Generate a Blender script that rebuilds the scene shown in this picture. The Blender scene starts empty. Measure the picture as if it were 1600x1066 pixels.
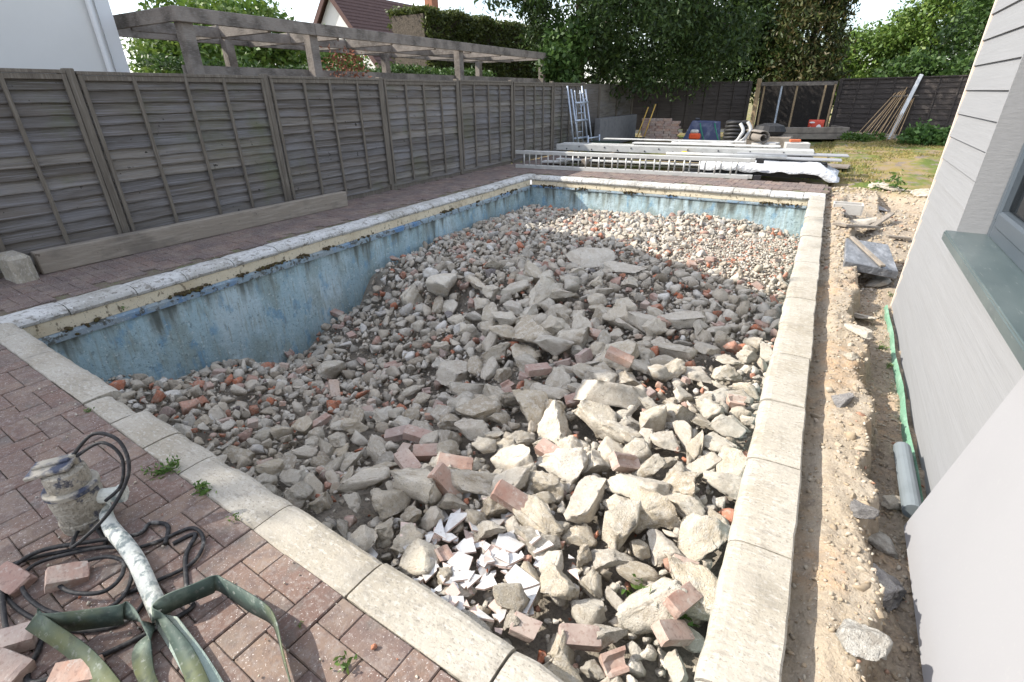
import bpy, bmesh, math, random
import numpy as np
from mathutils import Vector, Matrix, noise, Euler
random.seed(7); rng = np.random.default_rng(11)
S = bpy.context.scene
COL = S.collection

# ------------------------------------------------------------------ camera, sky, sun, exposure
F_PX, YAW, PITCH, ROLL, CAM_H = 783.845, -0.5295, 0.4561, -0.0145, 1.396
def cam_axes():
    f = np.array([math.sin(YAW)*math.cos(PITCH), math.cos(YAW)*math.cos(PITCH), -math.sin(PITCH)])
    r = np.array([math.cos(YAW), -math.sin(YAW), 0.0]); u = np.cross(r, f)
    c, s = math.cos(ROLL), math.sin(ROLL)
    return c*r+s*u, -s*r+c*u, f
AR, AU, AF = cam_axes()
CAMP = np.array([0, 0, CAM_H])
cd = bpy.data.cameras.new('camera'); cam = bpy.data.objects.new('camera', cd); COL.objects.link(cam)
cd.sensor_width = 36; cd.lens = F_PX/1600*36; cd.clip_start = 0.02; cd.clip_end = 2000
m = Matrix(((AR[0], AU[0], -AF[0], 0), (AR[1], AU[1], -AF[1], 0), (AR[2], AU[2], -AF[2], CAM_H), (0, 0, 0, 1)))
cam.matrix_world = m
S.camera = cam

SUN_EL, SUN_AZ = math.radians(38), math.radians(25)      # azimuth measured from -X towards -Y
SD = Vector((-math.cos(SUN_EL)*math.cos(SUN_AZ), -math.cos(SUN_EL)*math.sin(SUN_AZ), math.sin(SUN_EL)))
W = bpy.data.worlds.new('World'); S.world = W; W.use_nodes = True
nt = W.node_tree; nt.nodes.clear()
sky = nt.nodes.new('ShaderNodeTexSky'); sky.sky_type = 'NISHITA'; sky.sun_disc = False
sky.sun_elevation = SUN_EL; sky.sun_rotation = math.atan2(SD.x, SD.y); sky.air_density = 1.0; sky.dust_density = 1.5
tcw = nt.nodes.new('ShaderNodeTexCoord')
mpw = nt.nodes.new('ShaderNodeMapping'); mpw.inputs['Scale'].default_value = (1.6, 1.6, 4.0)
nzw = nt.nodes.new('ShaderNodeTexNoise'); nzw.inputs['Scale'].default_value = 1.3; nzw.inputs['Detail'].default_value = 7; nzw.inputs['Roughness'].default_value = .58
mrw = nt.nodes.new('ShaderNodeMapRange'); mrw.inputs[1].default_value = .46; mrw.inputs[2].default_value = .68; mrw.inputs[3].default_value = .10; mrw.inputs[4].default_value = .95
mxw = nt.nodes.new('ShaderNodeMix'); mxw.data_type = 'RGBA'; mxw.inputs[7].default_value = (10.6, 10.7, 11.0, 1)
bgw = nt.nodes.new('ShaderNodeBackground'); bgw.inputs[1].default_value = 0.15
ow = nt.nodes.new('ShaderNodeOutputWorld')
L = nt.links.new
L(tcw.outputs['Generated'], mpw.inputs[0]); L(mpw.outputs[0], nzw.inputs['Vector']); L(nzw.outputs[0], mrw.inputs[0])
L(mrw.outputs[0], mxw.inputs[0]); L(sky.outputs[0], mxw.inputs[6]); L(mxw.outputs[2], bgw.inputs[0]); L(bgw.outputs[0], ow.inputs[0])
sl = bpy.data.lights.new('sun', 'SUN'); sl.energy = 3.9; sl.angle = math.radians(.5); sl.color = (1, .94, .84)
so = bpy.data.objects.new('sun', sl); COL.objects.link(so); so.rotation_euler = SD.to_track_quat('Z', 'Y').to_euler()
S.view_settings.view_transform = 'Standard'; S.view_settings.look = 'None'; S.view_settings.gamma = 1
S.view_settings.use_curve_mapping = False; S.view_settings.exposure = 1.0
S.render.engine = 'CYCLES'
S.cycles.max_bounces = 6; S.cycles.transparent_max_bounces = 8

# ------------------------------------------------------------------ helpers
def ray(px, py): return AF + AR*(px-800)/F_PX - AU*(py-533)/F_PX
def G(px, py, z=0.0):                       # a spot of the photo on a level plane of the place
    d = ray(px, py); t = (z-CAM_H)/d[2]; return CAMP+t*d
def onX(px, py, X): d = ray(px, py); return CAMP+d*X/d[0]
def onY(px, py, Y): d = ray(px, py); return CAMP+d*Y/d[1]

def mat(name, col, layers=(), rough=.85, bump=(), island=None, objrand=None, metal=0.0, spec=.3, coord='obj', transl=0, coat=0):
    """layers: (scale, colour, lo, hi, factor, stretch); bump: (scale, strength, stretch); island/objrand: ramp [(pos,col),...]"""
    M = bpy.data.materials.new(name); M.use_nodes = True
    n = M.node_tree.nodes; l = M.node_tree.links.new
    b = n['Principled BSDF']
    b.inputs['Roughness'].default_value = rough; b.inputs['Metallic'].default_value = metal
    b.inputs['Specular IOR Level'].default_value = spec
    if coat: b.inputs['Coat Weight'].default_value = coat
    tc = n.new('ShaderNodeTexCoord')
    if coord == 'pos':
        g = n.new('ShaderNodeNewGeometry'); vec = g.outputs['Position']
    else:
        oi = n.new('ShaderNodeObjectInfo'); ml = n.new('ShaderNodeMath'); ml.operation = 'MULTIPLY'; ml.inputs[1].default_value = 37.0
        l(oi.outputs['Random'], ml.inputs[0])
        va = n.new('ShaderNodeVectorMath'); va.operation = 'ADD'
        l(tc.outputs['Object'], va.inputs[0]); l(ml.outputs[0], va.inputs[1]); vec = va.outputs[0]
    def nz(scale, stretch, detail=5, rg=.6):
        t = n.new('ShaderNodeTexNoise'); t.inputs['Scale'].default_value = scale
        t.inputs['Detail'].default_value = detail; t.inputs['Roughness'].default_value = rg
        if stretch:
            mp = n.new('ShaderNodeMapping'); mp.inputs['Scale'].default_value = stretch
            l(vec, mp.inputs[0]); l(mp.outputs[0], t.inputs['Vector'])
        else: l(vec, t.inputs['Vector'])
        return t.outputs[0]
    cur = None
    ramp = island or objrand
    if ramp:
        if island: g2 = n.new('ShaderNodeNewGeometry'); src = g2.outputs['Random Per Island']
        else: o2 = n.new('ShaderNodeObjectInfo'); src = o2.outputs['Random']
        cr = n.new('ShaderNodeValToRGB'); e = cr.color_ramp.elements
        while len(e) < len(ramp): e.new(.5)
        for k, (p_, c_) in enumerate(ramp): e[k].position = p_; e[k].color = (*c_, 1)
        l(src, cr.inputs[0]); cur = cr.outputs[0]
    def mix(fac, c2):
        nonlocal cur
        mx = n.new('ShaderNodeMix'); mx.data_type = 'RGBA'
        if cur is None: mx.inputs[6].default_value = (*col, 1)
        else: l(cur, mx.inputs[6])
        mx.inputs[7].default_value = (*c2, 1); l(fac, mx.inputs[0]); cur = mx.outputs[2]
    for L_ in layers:
        sc, c2, lo, hi, fa = L_[:5]; st = L_[5] if len(L_) > 5 else None
        f = nz(sc, st)
        mr = n.new('ShaderNodeMapRange'); mr.inputs[1].default_value = lo; mr.inputs[2].default_value = hi; mr.inputs[4].default_value = fa
        l(f, mr.inputs[0]); mix(mr.outputs[0], c2)
    if cur is None: b.inputs['Base Color'].default_value = (*col, 1)
    else: l(cur, b.inputs['Base Color'])
    prev = None
    for B_ in bump:
        sc, stg = B_[:2]; st = B_[2] if len(B_) > 2 else None
        bp = n.new('ShaderNodeBump'); bp.inputs['Strength'].default_value = stg; bp.inputs['Distance'].default_value = .6/sc if len(B_) < 4 else B_[3]
        l(nz(sc, st, 4), bp.inputs['Height'])
        if prev is not None: l(prev, bp.inputs['Normal'])
        prev = bp.outputs[0]
    if prev is not None: l(prev, b.inputs['Normal'])
    if transl:
        tr = n.new('ShaderNodeBsdfTranslucent'); ms = n.new('ShaderNodeMixShader'); ms.inputs[0].default_value = transl
        if cur is not None: l(cur, tr.inputs[0])
        else: tr.inputs[0].default_value = (*col, 1)
        o = n['Material Output']; l(b.outputs[0], ms.inputs[1]); l(tr.outputs[0], ms.inputs[2]); l(ms.outputs[0], o.inputs[0])
    return M

def link(name, me, parent=None):
    o = bpy.data.objects.new(name, me); COL.objects.link(o)
    if parent is not None: o.parent = parent
    return o
def mesh_from(name, v, f, mt=None, smooth=False):
    me = bpy.data.meshes.new(name)
    if isinstance(f, np.ndarray):
        v = np.asarray(v, np.float32); k = f.shape[1]
        me.vertices.add(len(v)); me.vertices.foreach_set('co', v.ravel())
        me.loops.add(f.size); me.loops.foreach_set('vertex_index', f.ravel().astype(np.int32))
        me.polygons.add(len(f)); me.polygons.foreach_set('loop_start', np.arange(0, f.size, k, dtype=np.int32))
        me.update(calc_edges=True)
    else:
        me.from_pydata([tuple(map(float, q)) for q in v], [], f); me.update()
    if smooth: me.polygons.foreach_set('use_smooth', [True]*len(me.polygons))
    if mt: me.materials.append(mt)
    return me
def tag(o, label=None, cat=None, group=None, kind=None):
    if label: o['label'] = label
    if cat: o['category'] = cat
    if group: o['group'] = group
    if kind: o['kind'] = kind
    return o
def thing(name, loc, label, cat, group=None, rz=0):
    o = bpy.data.objects.new(name, None); o.empty_display_size = .1; COL.objects.link(o)
    o.location = [float(q) for q in loc]; o.rotation_euler = (0, 0, rz); tag(o, label, cat, group); return o

class MB:
    def __init__(s): s.v = []; s.f = []
    def add(s, v, f):
        b = len(s.v); s.v += [tuple(map(float, q)) for q in v]; s.f += [tuple(b+i for i in q) for q in f]; return s
    def box(s, c, d, R=None):
        x, y, z = d[0]/2, d[1]/2, d[2]/2
        vs = [Vector((sx*x, sy*y, sz*z)) for sx in (-1, 1) for sy in (-1, 1) for sz in (-1, 1)]
        if R is not None: vs = [R @ q for q in vs]
        c = Vector([float(q) for q in c]); vs = [q+c for q in vs]
        return s.add(vs, [(0, 1, 3, 2), (4, 6, 7, 5), (0, 4, 5, 1), (2, 3, 7, 6), (0, 2, 6, 4), (1, 5, 7, 3)])
    def beam(s, a, b, w, h, up=(0, 0, 1)):           # bar from a to b, w across, h along up
        a, b = Vector([float(q) for q in a]), Vector([float(q) for q in b]); d = b-a; ln = d.length; d.normalize()
        up = Vector(up); sd = d.cross(up)
        if sd.length < 1e-4: sd = d.cross(Vector((1, 0, 0)))
        sd.normalize(); u = sd.cross(d)
        R = Matrix((d, sd, u)).transposed()
        return s.box((a+b)/2, (ln, w, h), R)
    def tube(s, path, r, n=8, closed_ends=True):
        P = [Vector([float(q) for q in w]) for w in path]; rs = r if hasattr(r, '__len__') else [r]*len(P)
        prev = None; rings = []
        for i, c in enumerate(P):
            t = (P[min(i+1, len(P)-1)]-P[max(i-1, 0)]).normalized()
            if prev is None: a = t.orthogonal().normalized()
            else: a = (prev-t*prev.dot(t)); a = a.normalized() if a.length > 1e-6 else t.orthogonal().normalized()
            prev = a; bb = t.cross(a)
            rings.append([c+(a*math.cos(2*math.pi*k/n)+bb*math.sin(2*math.pi*k/n))*rs[i] for k in range(n)])
        vs = [q for R_ in rings for q in R_]; fs = []
        for i in range(len(P)-1):
            for k in range(n): fs.append((i*n+k, i*n+(k+1) % n, (i+1)*n+(k+1) % n, (i+1)*n+k))
        if closed_ends: fs.append(tuple(range(n-1, -1, -1))); fs.append(tuple((len(P)-1)*n+k for k in range(n)))
        return s.add(vs, fs)
    def lathe(s, prof, n=20, c=(0, 0, 0), R=None):
        vs = []; c = Vector([float(q) for q in c])
        for r, z in prof:
            for k in range(n):
                q = Vector((r*math.cos(2*math.pi*k/n), r*math.sin(2*math.pi*k/n), z))
                vs.append((R @ q if R is not None else q)+c)
        fs = [(i*n+k, i*n+(k+1) % n, (i+1)*n+(k+1) % n, (i+1)*n+k) for i in range(len(prof)-1) for k in range(n)]
        fs.append(tuple(range(n-1, -1, -1))); fs.append(tuple((len(prof)-1)*n+k for k in range(n)))
        return s.add(vs, fs)
    def mesh(s, name, mt, bevel=0, smooth=False, seg=1):
        me = mesh_from(name, s.v, s.f, mt)
        if bevel:
            bm = bmesh.new(); bm.from_mesh(me)
            bmesh.ops.recalc_face_normals(bm, faces=bm.faces)
            ed = [e for e in bm.edges if len(e.link_faces) == 2 and e.calc_face_angle(0) > .5]
            bmesh.ops.bevel(bm, geom=ed, offset=bevel, segments=seg, affect='EDGES', profile=.6)
            bm.to_mesh(me); bm.free(); me.update()
        if smooth: me.polygons.foreach_set('use_smooth', [True]*len(me.polygons))
        return me
    def build(s, name, mt, parent=None, bevel=0, smooth=False, seg=1):
        return link(name, s.mesh(name, mt, bevel, smooth, seg), parent)

def spline(pts, n=8):                                  # Catmull-Rom through pts
    P = [Vector([float(q) for q in w]) for w in pts]; out = []
    for i in range(len(P)-1):
        a, b, c, d = P[max(i-1, 0)], P[i], P[i+1], P[min(i+2, len(P)-1)]
        for k in range(n):
            t = k/n
            out.append(.5*((2*b)+(c-a)*t+(2*a-5*b+4*c-d)*t*t+(3*b-a-3*c+d)*t**3))
    out.append(P[-1]); return out
def nz(x, y, z=0.0): return noise.noise(Vector((x, y, z)))

# ------------------------------------------------------------------ materials
m_fence = mat('weathered_fence_board', (.155, .15, .152), [(5, (.085, .075, .066), .47, .70, .85, (1, .35, 5)), (24, (.27, .265, .275), .52, .72, .8, (1, .06, 5)), (.9, (.12, .12, .07), .55, .72, .6), (13, (.022, .018, .015), .67, .70, .95, (1, 1.0, 1)), (2.2, (.20, .196, .205), .5, .68, .6, (1, .5, 2)), (1.1, (.10, .115, .05), .6, .72, .55)], .9, [(30, .5, (1, .08, 4)), (160, .25, (1, .1, 2))], coord='pos', objrand=[(0, (.095, .083, .072)), (.3, (.15, .132, .116)), (.6, (.12, .112, .108)), (.85, (.18, .16, .136)), (1, (.21, .19, .165))])
m_post = mat('weathered_post', (.145, .126, .103), [(4, (.10, .085, .07), .45, .7, .8, (3, 3, .5)), (40, (.3, .27, .23), .5, .7, .5, (2, 2, .1))], .9, [(40, .5, (3, 3, .12))], coord='pos')
m_farfence = mat('dark_brown_fence_board', (.07, .06, .056), [(5, (.032, .028, .026), .45, .7, .8, (.4, .4, 5)), (25, (.15, .135, .125), .58, .75, .6, (.1, .1, 6))], .9, [(30, .5, (.1, .1, 5))], coord='pos')  # far fence boards: dark brown base with darker and paler streaks
m_perg = mat('grey_pergola_timber', (.215, .188, .165), [(3, (.085, .073, .063), .43, .62, .9), (40, (.30, .285, .27), .5, .7, .5, (.4, .4, 3)), (70, (.1, .09, .08), .62, .68, .5)], .9, [(50, .5)], coord='pos')
m_beam = mat('pale_reclaimed_beam', (.25, .215, .175), [(3, (.15, .13, .11), .5, .68, .8), (30, (.40, .36, .31), .5, .7, .5, (1, .1, 1)), (18, (.09, .07, .055), .66, .72, .8)], .9, [(45, .5, (1, .12, 1))], coord='pos')
m_timber = mat('sawn_timber', (.34, .25, .15), [(6, (.2, .14, .085), .45, .7, .7), (40, (.45, .36, .25), .5, .7, .4)], .85, [(50, .3)], coord='pos')
m_sleeper = mat('grey_sleeper', (.22, .19, .16), [(5, (.1, .085, .07), .45, .7, .8)], .9, [(40, .5)], coord='pos')
conc = [(0, (.36, .305, .23)), (.2, (.50, .445, .355)), (.4, (.42, .38, .315)), (.55, (.55, .505, .425)), (.75, (.49, .42, .315)), (.9, (.58, .54, .47)), (1, (.32, .28, .225))]
m_conc = mat('broken_concrete', (.4, .4, .4), [(1.3, (.34, .275, .195), .52, .68, .7), (3.5, (.60, .56, .495), .48, .64, .65), (9, (.20, .165, .125), .62, .68, .8), (22, (.20, .175, .145), .61, .65, .75), (18, (.64, .61, .56), .58, .64, .7)], .93, [(4, .7, None, .012), (13, .9, None, .008), (36, 1.0, None, .004)], objrand=conc)
m_conc_s = mat('broken_concrete_small', (.4, .4, .4), [(12, (.26, .22, .17), .5, .7, .6), (50, (.48, .45, .4), .52, .7, .5), (90, (.17, .15, .125), .62, .68, .6)], .93, [(30, .8), (100, .5)], coord='pos',
    island=[(0, (.27, .23, .18)), (.2, (.45, .40, .33)), (.42, (.34, .315, .275)), (.6, (.52, .48, .415)), (.8, (.40, .345, .27)), (.83, (.45, .42, .37)), (.845, (.42, .15, .08)), (.905, (.36, .17, .115)), (.94, (.37, .27, .23)), (.955, (.13, .12, .12)), (.97, (.52, .49, .45)), (1, (.56, .54, .50))])
m_bed = mat('rubble_grit', (.25, .22, .18), [(15, (.34, .30, .25), .45, .7, .7), (80, (.15, .13, .11), .5, .6, .6)], .95, [(40, 1), (150, .6)], coord='pos')
m_slab = mat('flat_concrete_slab', (.45, .41, .345), [(1.6, (.36, .31, .25), .45, .66, .8), (6, (.52, .485, .43), .5, .62, .6), (14, (.25, .22, .18), .58, .66, .7), (30, (.2, .175, .145), .6, .65, .6)], .92, [(6, .5, None, .008), (20, .7, None, .004), (50, .6, None, .002)])
brk = [(0, (.30, .17, .13)), (.3, (.36, .25, .215)), (.5, (.42, .25, .175)), (.7, (.37, .28, .255)), (.85, (.45, .34, .265)), (1, (.25, .19, .18))]
m_brick = mat('clay_brick', (.4, .2, .15), [(7, (.44, .375, .325), .38, .7, .85), (45, (.22, .145, .12), .54, .66, .6), (25, (.48, .43, .38), .58, .66, .6)], .93, [(60, .5, None, .003)], objrand=brk)
m_redfrag = mat('orange_brick_fragment', (.48, .13, .06), [(12, (.38, .2, .13), .5, .7, .7)], .93, [(40, .6)])
m_tile = mat('white_glazed_tile', (.56, .56, .56), [(1.0, (.44, .42, .395), .45, .62, .85), (6, (.34, .32, .29), .56, .66, .6)], .28, [(12, .06)], spec=.5)
m_tileback = mat('pink_tile_back', (.60, .47, .42), [(20, (.68, .60, .55), .45, .65, .6)], .9, [(60, .3, (6, .3, 1))])
m_cope = mat('cast_stone_coping', (.40, .37, .315), [(2.2, (.30, .265, .205), .45, .64, .85), (14, (.22, .20, .17), .53, .66, .55, (1, 3, 1)), (34, (.50, .475, .43), .52, .64, .6, (1, 2.2, 1)), (80, (.17, .155, .13), .57, .64, .6, (1, 1.6, 1)), (6, (.37, .34, .29), .5, .6, .5), (1.1, (.19, .185, .175), .58, .7, .6)], .93, [(30, .4, None, .008), (110, .7, None, .003)], coord='pos')
m_cope_p = mat('flaking_white_painted_coping', (.52, .515, .50), [(2.2, (.33, .315, .28), .42, .62, .85), (16, (.20, .185, .16), .53, .63, .85, (1.5, .8, 1)), (60, (.10, .092, .08), .58, .64, .9), (30, (.66, .655, .64), .58, .66, .7)], .85, [(40, .5)], coord='pos')
m_cream = mat('cream_painted_band', (.66, .585, .44), [(5, (.55, .46, .32), .48, .66, .8), (24, (.17, .135, .09), .59, .65, .9, (1, 1, .6)), (1.6, (.27, .215, .15), .56, .66, .85), (70, (.12, .1, .075), .62, .66, .8)], .8, [(30, .25)], coord='pos')
m_ledge = mat('blue_painted_ledge', (.26, .34, .40), [(1.2, (.10, .22, .42), .5, .6, .85), (5, (.30, .34, .35), .46, .56, .8, (1, .6, 1)), (14, (.09, .09, .075), .53, .60, .9), (50, (.48, .53, .55), .58, .66, .7)], .85, [(30, .5)], coord='pos')
m_pool = mat('stained_blue_pool_paint', (.37, .505, .55), [(.9, (.25, .345, .375), .46, .60, .7), (1.7, (.52, .63, .66), .48, .60, .75, (1, 1, .5)), (3.2, (.25, .30, .27), .50, .62, .6, (1, 1, .5)), (6, (.13, .29, .45), .56, .66, .6, (1.1, 1.1, .6)), (11, (.27, .29, .24), .52, .64, .5, (3, 3, .35)), (26, (.13, .17, .18), .59, .67, .55), (70, (.08, .10, .105), .61, .67, .65), (34, (.58, .66, .67), .60, .67, .7)], .8, [(18, .35), (80, .4)], coord='pos')
def algae_line(M):                                      # old waterline: grey green stain running down from under the coping
    n = M.node_tree.nodes; l = M.node_tree.links.new; b = n['Principled BSDF']; src = b.inputs['Base Color'].links[0].from_socket
    g = n.new('ShaderNodeNewGeometry'); sp = n.new('ShaderNodeSeparateXYZ'); l(g.outputs['Position'], sp.inputs[0])
    mp = n.new('ShaderNodeMapping'); mp.inputs['Scale'].default_value = (5, 5, .7); l(g.outputs['Position'], mp.inputs[0])
    t = n.new('ShaderNodeTexNoise'); t.inputs['Scale'].default_value = 1.6; t.inputs['Detail'].default_value = 6; l(mp.outputs[0], t.inputs['Vector'])
    ml = n.new('ShaderNodeMath'); ml.operation = 'MULTIPLY_ADD'; ml.inputs[1].default_value = -1.3; l(t.outputs[0], ml.inputs[0]); l(sp.outputs[2], ml.inputs[2])
    for lo, hi, c, f in ((-1.02, -.80, (.165, .185, .165), .8), (-.86, -.74, (.075, .085, .075), .7)):
        mr = n.new('ShaderNodeMapRange'); mr.inputs[1].default_value = lo; mr.inputs[2].default_value = hi; mr.inputs[4].default_value = f; l(ml.outputs[0], mr.inputs[0])
        mx = n.new('ShaderNodeMix'); mx.data_type = 'RGBA'; l(src, mx.inputs[6]); mx.inputs[7].default_value = (*c, 1); l(mr.outputs[0], mx.inputs[0]); src = mx.outputs[2]
    l(src, b.inputs['Base Color'])
algae_line(m_pool)
m_moss = mat('dark_brown_moss', (.075, .055, .03), [(30, (.12, .11, .035), .5, .65, .7)], 1, [(60, 1)], coord='pos')
pv = [(0, (.14, .092, .078)), (.35, (.175, .115, .093)), (.6, (.15, .105, .092)), (.8, (.205, .14, .108)), (1, (.12, .088, .08))]
pl = [(4, (.245, .195, .155), .46, .68, .65), (20, (.13, .098, .09), .5, .64, .65), (55, (.24, .20, .18), .5, .6, .6), (170, (.62, .57, .54), .635, .665, .9), (9, (.12, .115, .105), .56, .70, .6), (14, (.40, .36, .32), .66, .74, .6)]
m_paver = mat('speckled_clay_paver', (.3, .2, .2), pl, .88, [(90, .4), (200, .3)], objrand=pv, coord='obj')
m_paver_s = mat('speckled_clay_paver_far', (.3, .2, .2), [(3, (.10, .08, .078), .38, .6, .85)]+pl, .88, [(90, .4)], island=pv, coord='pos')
m_joint = mat('mossy_sand_joint', (.135, .11, .085), [(8, (.10, .13, .04), .5, .66, .8), (60, (.24, .21, .17), .5, .65, .6)], 1, [(90, .8)], coord='pos')
m_render = mat('white_painted_render', (.60, .60, .585), [(.6, (.52, .52, .505), .5, .75, .6)], .9, [(90, .15)], coord='pos')
m_whitetrim = mat('white_plastic_trim', (.60, .61, .62), [], .4, spec=.5)
m_clad = mat('light_grey_cladding', (.27, .274, .284), [(3, (.253, .257, .266), .4, .6, .7, (8, .5, 12))], .6, [(15, .42, (1, .14, 4.0), .0042), (50, .3, (1, .08, 4), .002)], spec=.35, coord='obj')
m_peach = mat('pale_corner_strip', (.66, .56, .48), [], .6)
m_anthr = mat('blue_grey_window_metal', (.06, .075, .092), [(3, (.075, .09, .105), .4, .6, .5)], .38, spec=.5, coord='pos')
m_sill = mat('dusty_grey_window_sill', (.07, .095, .10), [(2.5, (.14, .17, .17), .45, .75, .7, (1, .4, 1)), (40, (.35, .37, .36), .63, .72, .5, (3, .3, 1)), (10, (.07, .09, .10), .5, .7, .6)], .32, spec=.6, coord='pos')
m_white = mat('white_sheet_board', (.30, .30, .313), [(2, (.28, .28, .293), .4, .7, .6), (60, (.33, .325, .33), .6, .7, .4)], .6, [(150, .05)], coord='obj')
m_green = mat('pale_green_membrane', (.15, .29, .20), [(5, (.27, .40, .31), .5, .7, .7), (40, (.3, .36, .28), .6, .7, .6)], .55, [(10, .5)], coord='pos')
m_dark = mat('dark_void_board', (.02, .02, .02), [], .9)
m_alu = mat('dull_aluminium', (.50, .50, .48), [(6, (.36, .35, .33), .45, .7, .7), (60, (.58, .58, .56), .55, .7, .5)], .5, metal=.35, spec=.5, coord='pos')
m_galv = mat('blue_grey_scaffold_tube', (.42, .47, .55), [(8, (.3, .34, .4), .45, .7, .6)], .42, metal=.4, spec=.5, coord='pos')
m_upvc = mat('white_upvc_board', (.50, .50, .49), [(4, (.34, .33, .31), .48, .64, .7)], .5, coord='pos')
m_tarp = mat('white_polythene_sheet', (.56, .57, .59), [(3, (.42, .43, .46), .48, .62, .7)], .45, [(5, .6), (18, .4)], spec=.5, coord='pos')
m_black = mat('black_rubber', (.02, .02, .022), [(30, (.05, .05, .048), .5, .7, .7)], .55, coord='pos')
m_cable = mat('dusty_black_cable', (.022, .022, .024), [(14, (.28, .27, .25), .60, .70, .75), (60, (.09, .085, .08), .5, .7, .7)], .6, coord='pos')
m_hose = mat('silt_coated_white_hose', (.60, .61, .56), [(25, (.16, .2, .2), .52, .62, .8), (9, (.42, .42, .34), .5, .7, .6)], .85, [(40, .8)], coord='pos')
m_lay = mat('dark_green_layflat_hose', (.045, .07, .058), [(9, (.17, .21, .17), .50, .66, .7), (2, (.11, .115, .04), .46, .6, .85), (50, (.27, .29, .26), .58, .68, .7), (25, (.02, .03, .025), .55, .65, .6)], .72, [(70, .5, None, .002), (14, .4, None, .004)], coord='pos', spec=.4)
m_pale = mat('silty_pale_green_layflat_hose', (.30, .37, .33), [(10, (.09, .15, .13), .52, .7, .75), (5, (.45, .45, .36), .5, .7, .7)], .7, [(50, .4)], coord='pos')
m_pump = mat('silt_caked_pump_body', (.36, .33, .275), [(9, (.22, .195, .155), .45, .62, .85), (16, (.045, .05, .075), .56, .63, .9), (50, (.44, .41, .355), .5, .62, .6), (90, (.12, .11, .09), .58, .64, .7)], .9, [(25, .7), (90, .5)], coord='obj')
m_pumpd = mat('dirty_blue_metal', (.05, .06, .095), [(10, (.38, .35, .29), .42, .54, .9)], .6, [(40, .5)], coord='obj')
m_blue = mat('navy_wheelbarrow_tray', (.06, .075, .15), [(5, (.22, .24, .32), .5, .72, .7)], .5, coord='pos')
m_greenp = mat('teal_green_paint', (.03, .20, .13), [], .5)
m_dgreen = mat('dark_green_plastic', (.012, .03, .018), [], .5)
m_orange = mat('orange_plastic', (.62, .09, .03), [], .5)
m_yellow = mat('yellow_plastic', (.62, .40, .03), [], .5)
m_ywood = mat('varnished_yellow_handle', (.52, .33, .08), [], .55)
m_steel = mat('dark_steel', (.08, .08, .085), [], .5, metal=.6)
m_block = mat('pale_concrete_block', (.46, .445, .42), [(12, (.36, .345, .32), .45, .7, .6)], .92, [(60, .5)], coord='pos')
m_carpet = mat('grey_felt_roll', (.23, .205, .18), [(20, (.15, .135, .12), .45, .7, .6)], 1, [(60, .6)], coord='pos')
m_mesh = mat('black_wire_netting', (.02, .02, .02), [], .8)
m_bagred = mat('red_compost_bag', (.55, .07, .04), [], .45, [(8, .5)])
m_bagwhite = mat('white_bag_print', (.75, .74, .73), [], .45)
m_cane = mat('bamboo_cane', (.40, .28, .16), [(20, (.28, .19, .11), .5, .7, .6)], .8, coord='pos')
m_roof = mat('brown_roof_tile', (.085, .05, .045), [(9, (.13, .08, .07), .45, .7, .6)], .9, coord='pos')
m_brickwall = mat('chimney_brick', (.3, .13, .08), [(9, (.2, .09, .06), .45, .7, .6)], .9, coord='pos')
m_bark = mat('tree_bark', (.085, .07, .055), [(12, (.045, .038, .03), .45, .65, .8)], .95, [(20, .8)], coord='pos')
def leafmat(name, a, b, c):
    return mat(name, a, (), .5, island=[(0, a), (.5, b), (1, c)], transl=.28, spec=.35)
m_lf_dark = leafmat('dark_tree_leaf', (.024, .045, .012), (.040, .074, .019), (.075, .12, .03))
m_lf_mid = leafmat('green_tree_leaf', (.030, .062, .014), (.050, .10, .022), (.085, .145, .034))
m_lf_lime = leafmat('lime_tree_leaf', (.065, .125, .02), (.105, .18, .03), (.17, .235, .05))
m_lf_red = leafmat('bronze_shrub_leaf', (.035, .058, .016), (.06, .08, .022), (.12, .09, .036))
m_lf_hedge = leafmat('clipped_hedge_leaf', (.05, .07, .018), (.08, .105, .025), (.13, .15, .04))
m_weed = leafmat('weed_leaf', (.05, .10, .02), (.09, .17, .035), (.15, .22, .05))
m_potato = leafmat('broad_plant_leaf', (.045, .10, .025), (.075, .155, .04), (.11, .2, .05))
m_grass = leafmat('grass_blade', (.14, .15, .04), (.25, .22, .07), (.38, .29, .12))
m_dry = mat('dry_brown_leaf', (.18, .07, .04), [], .9)

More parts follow.
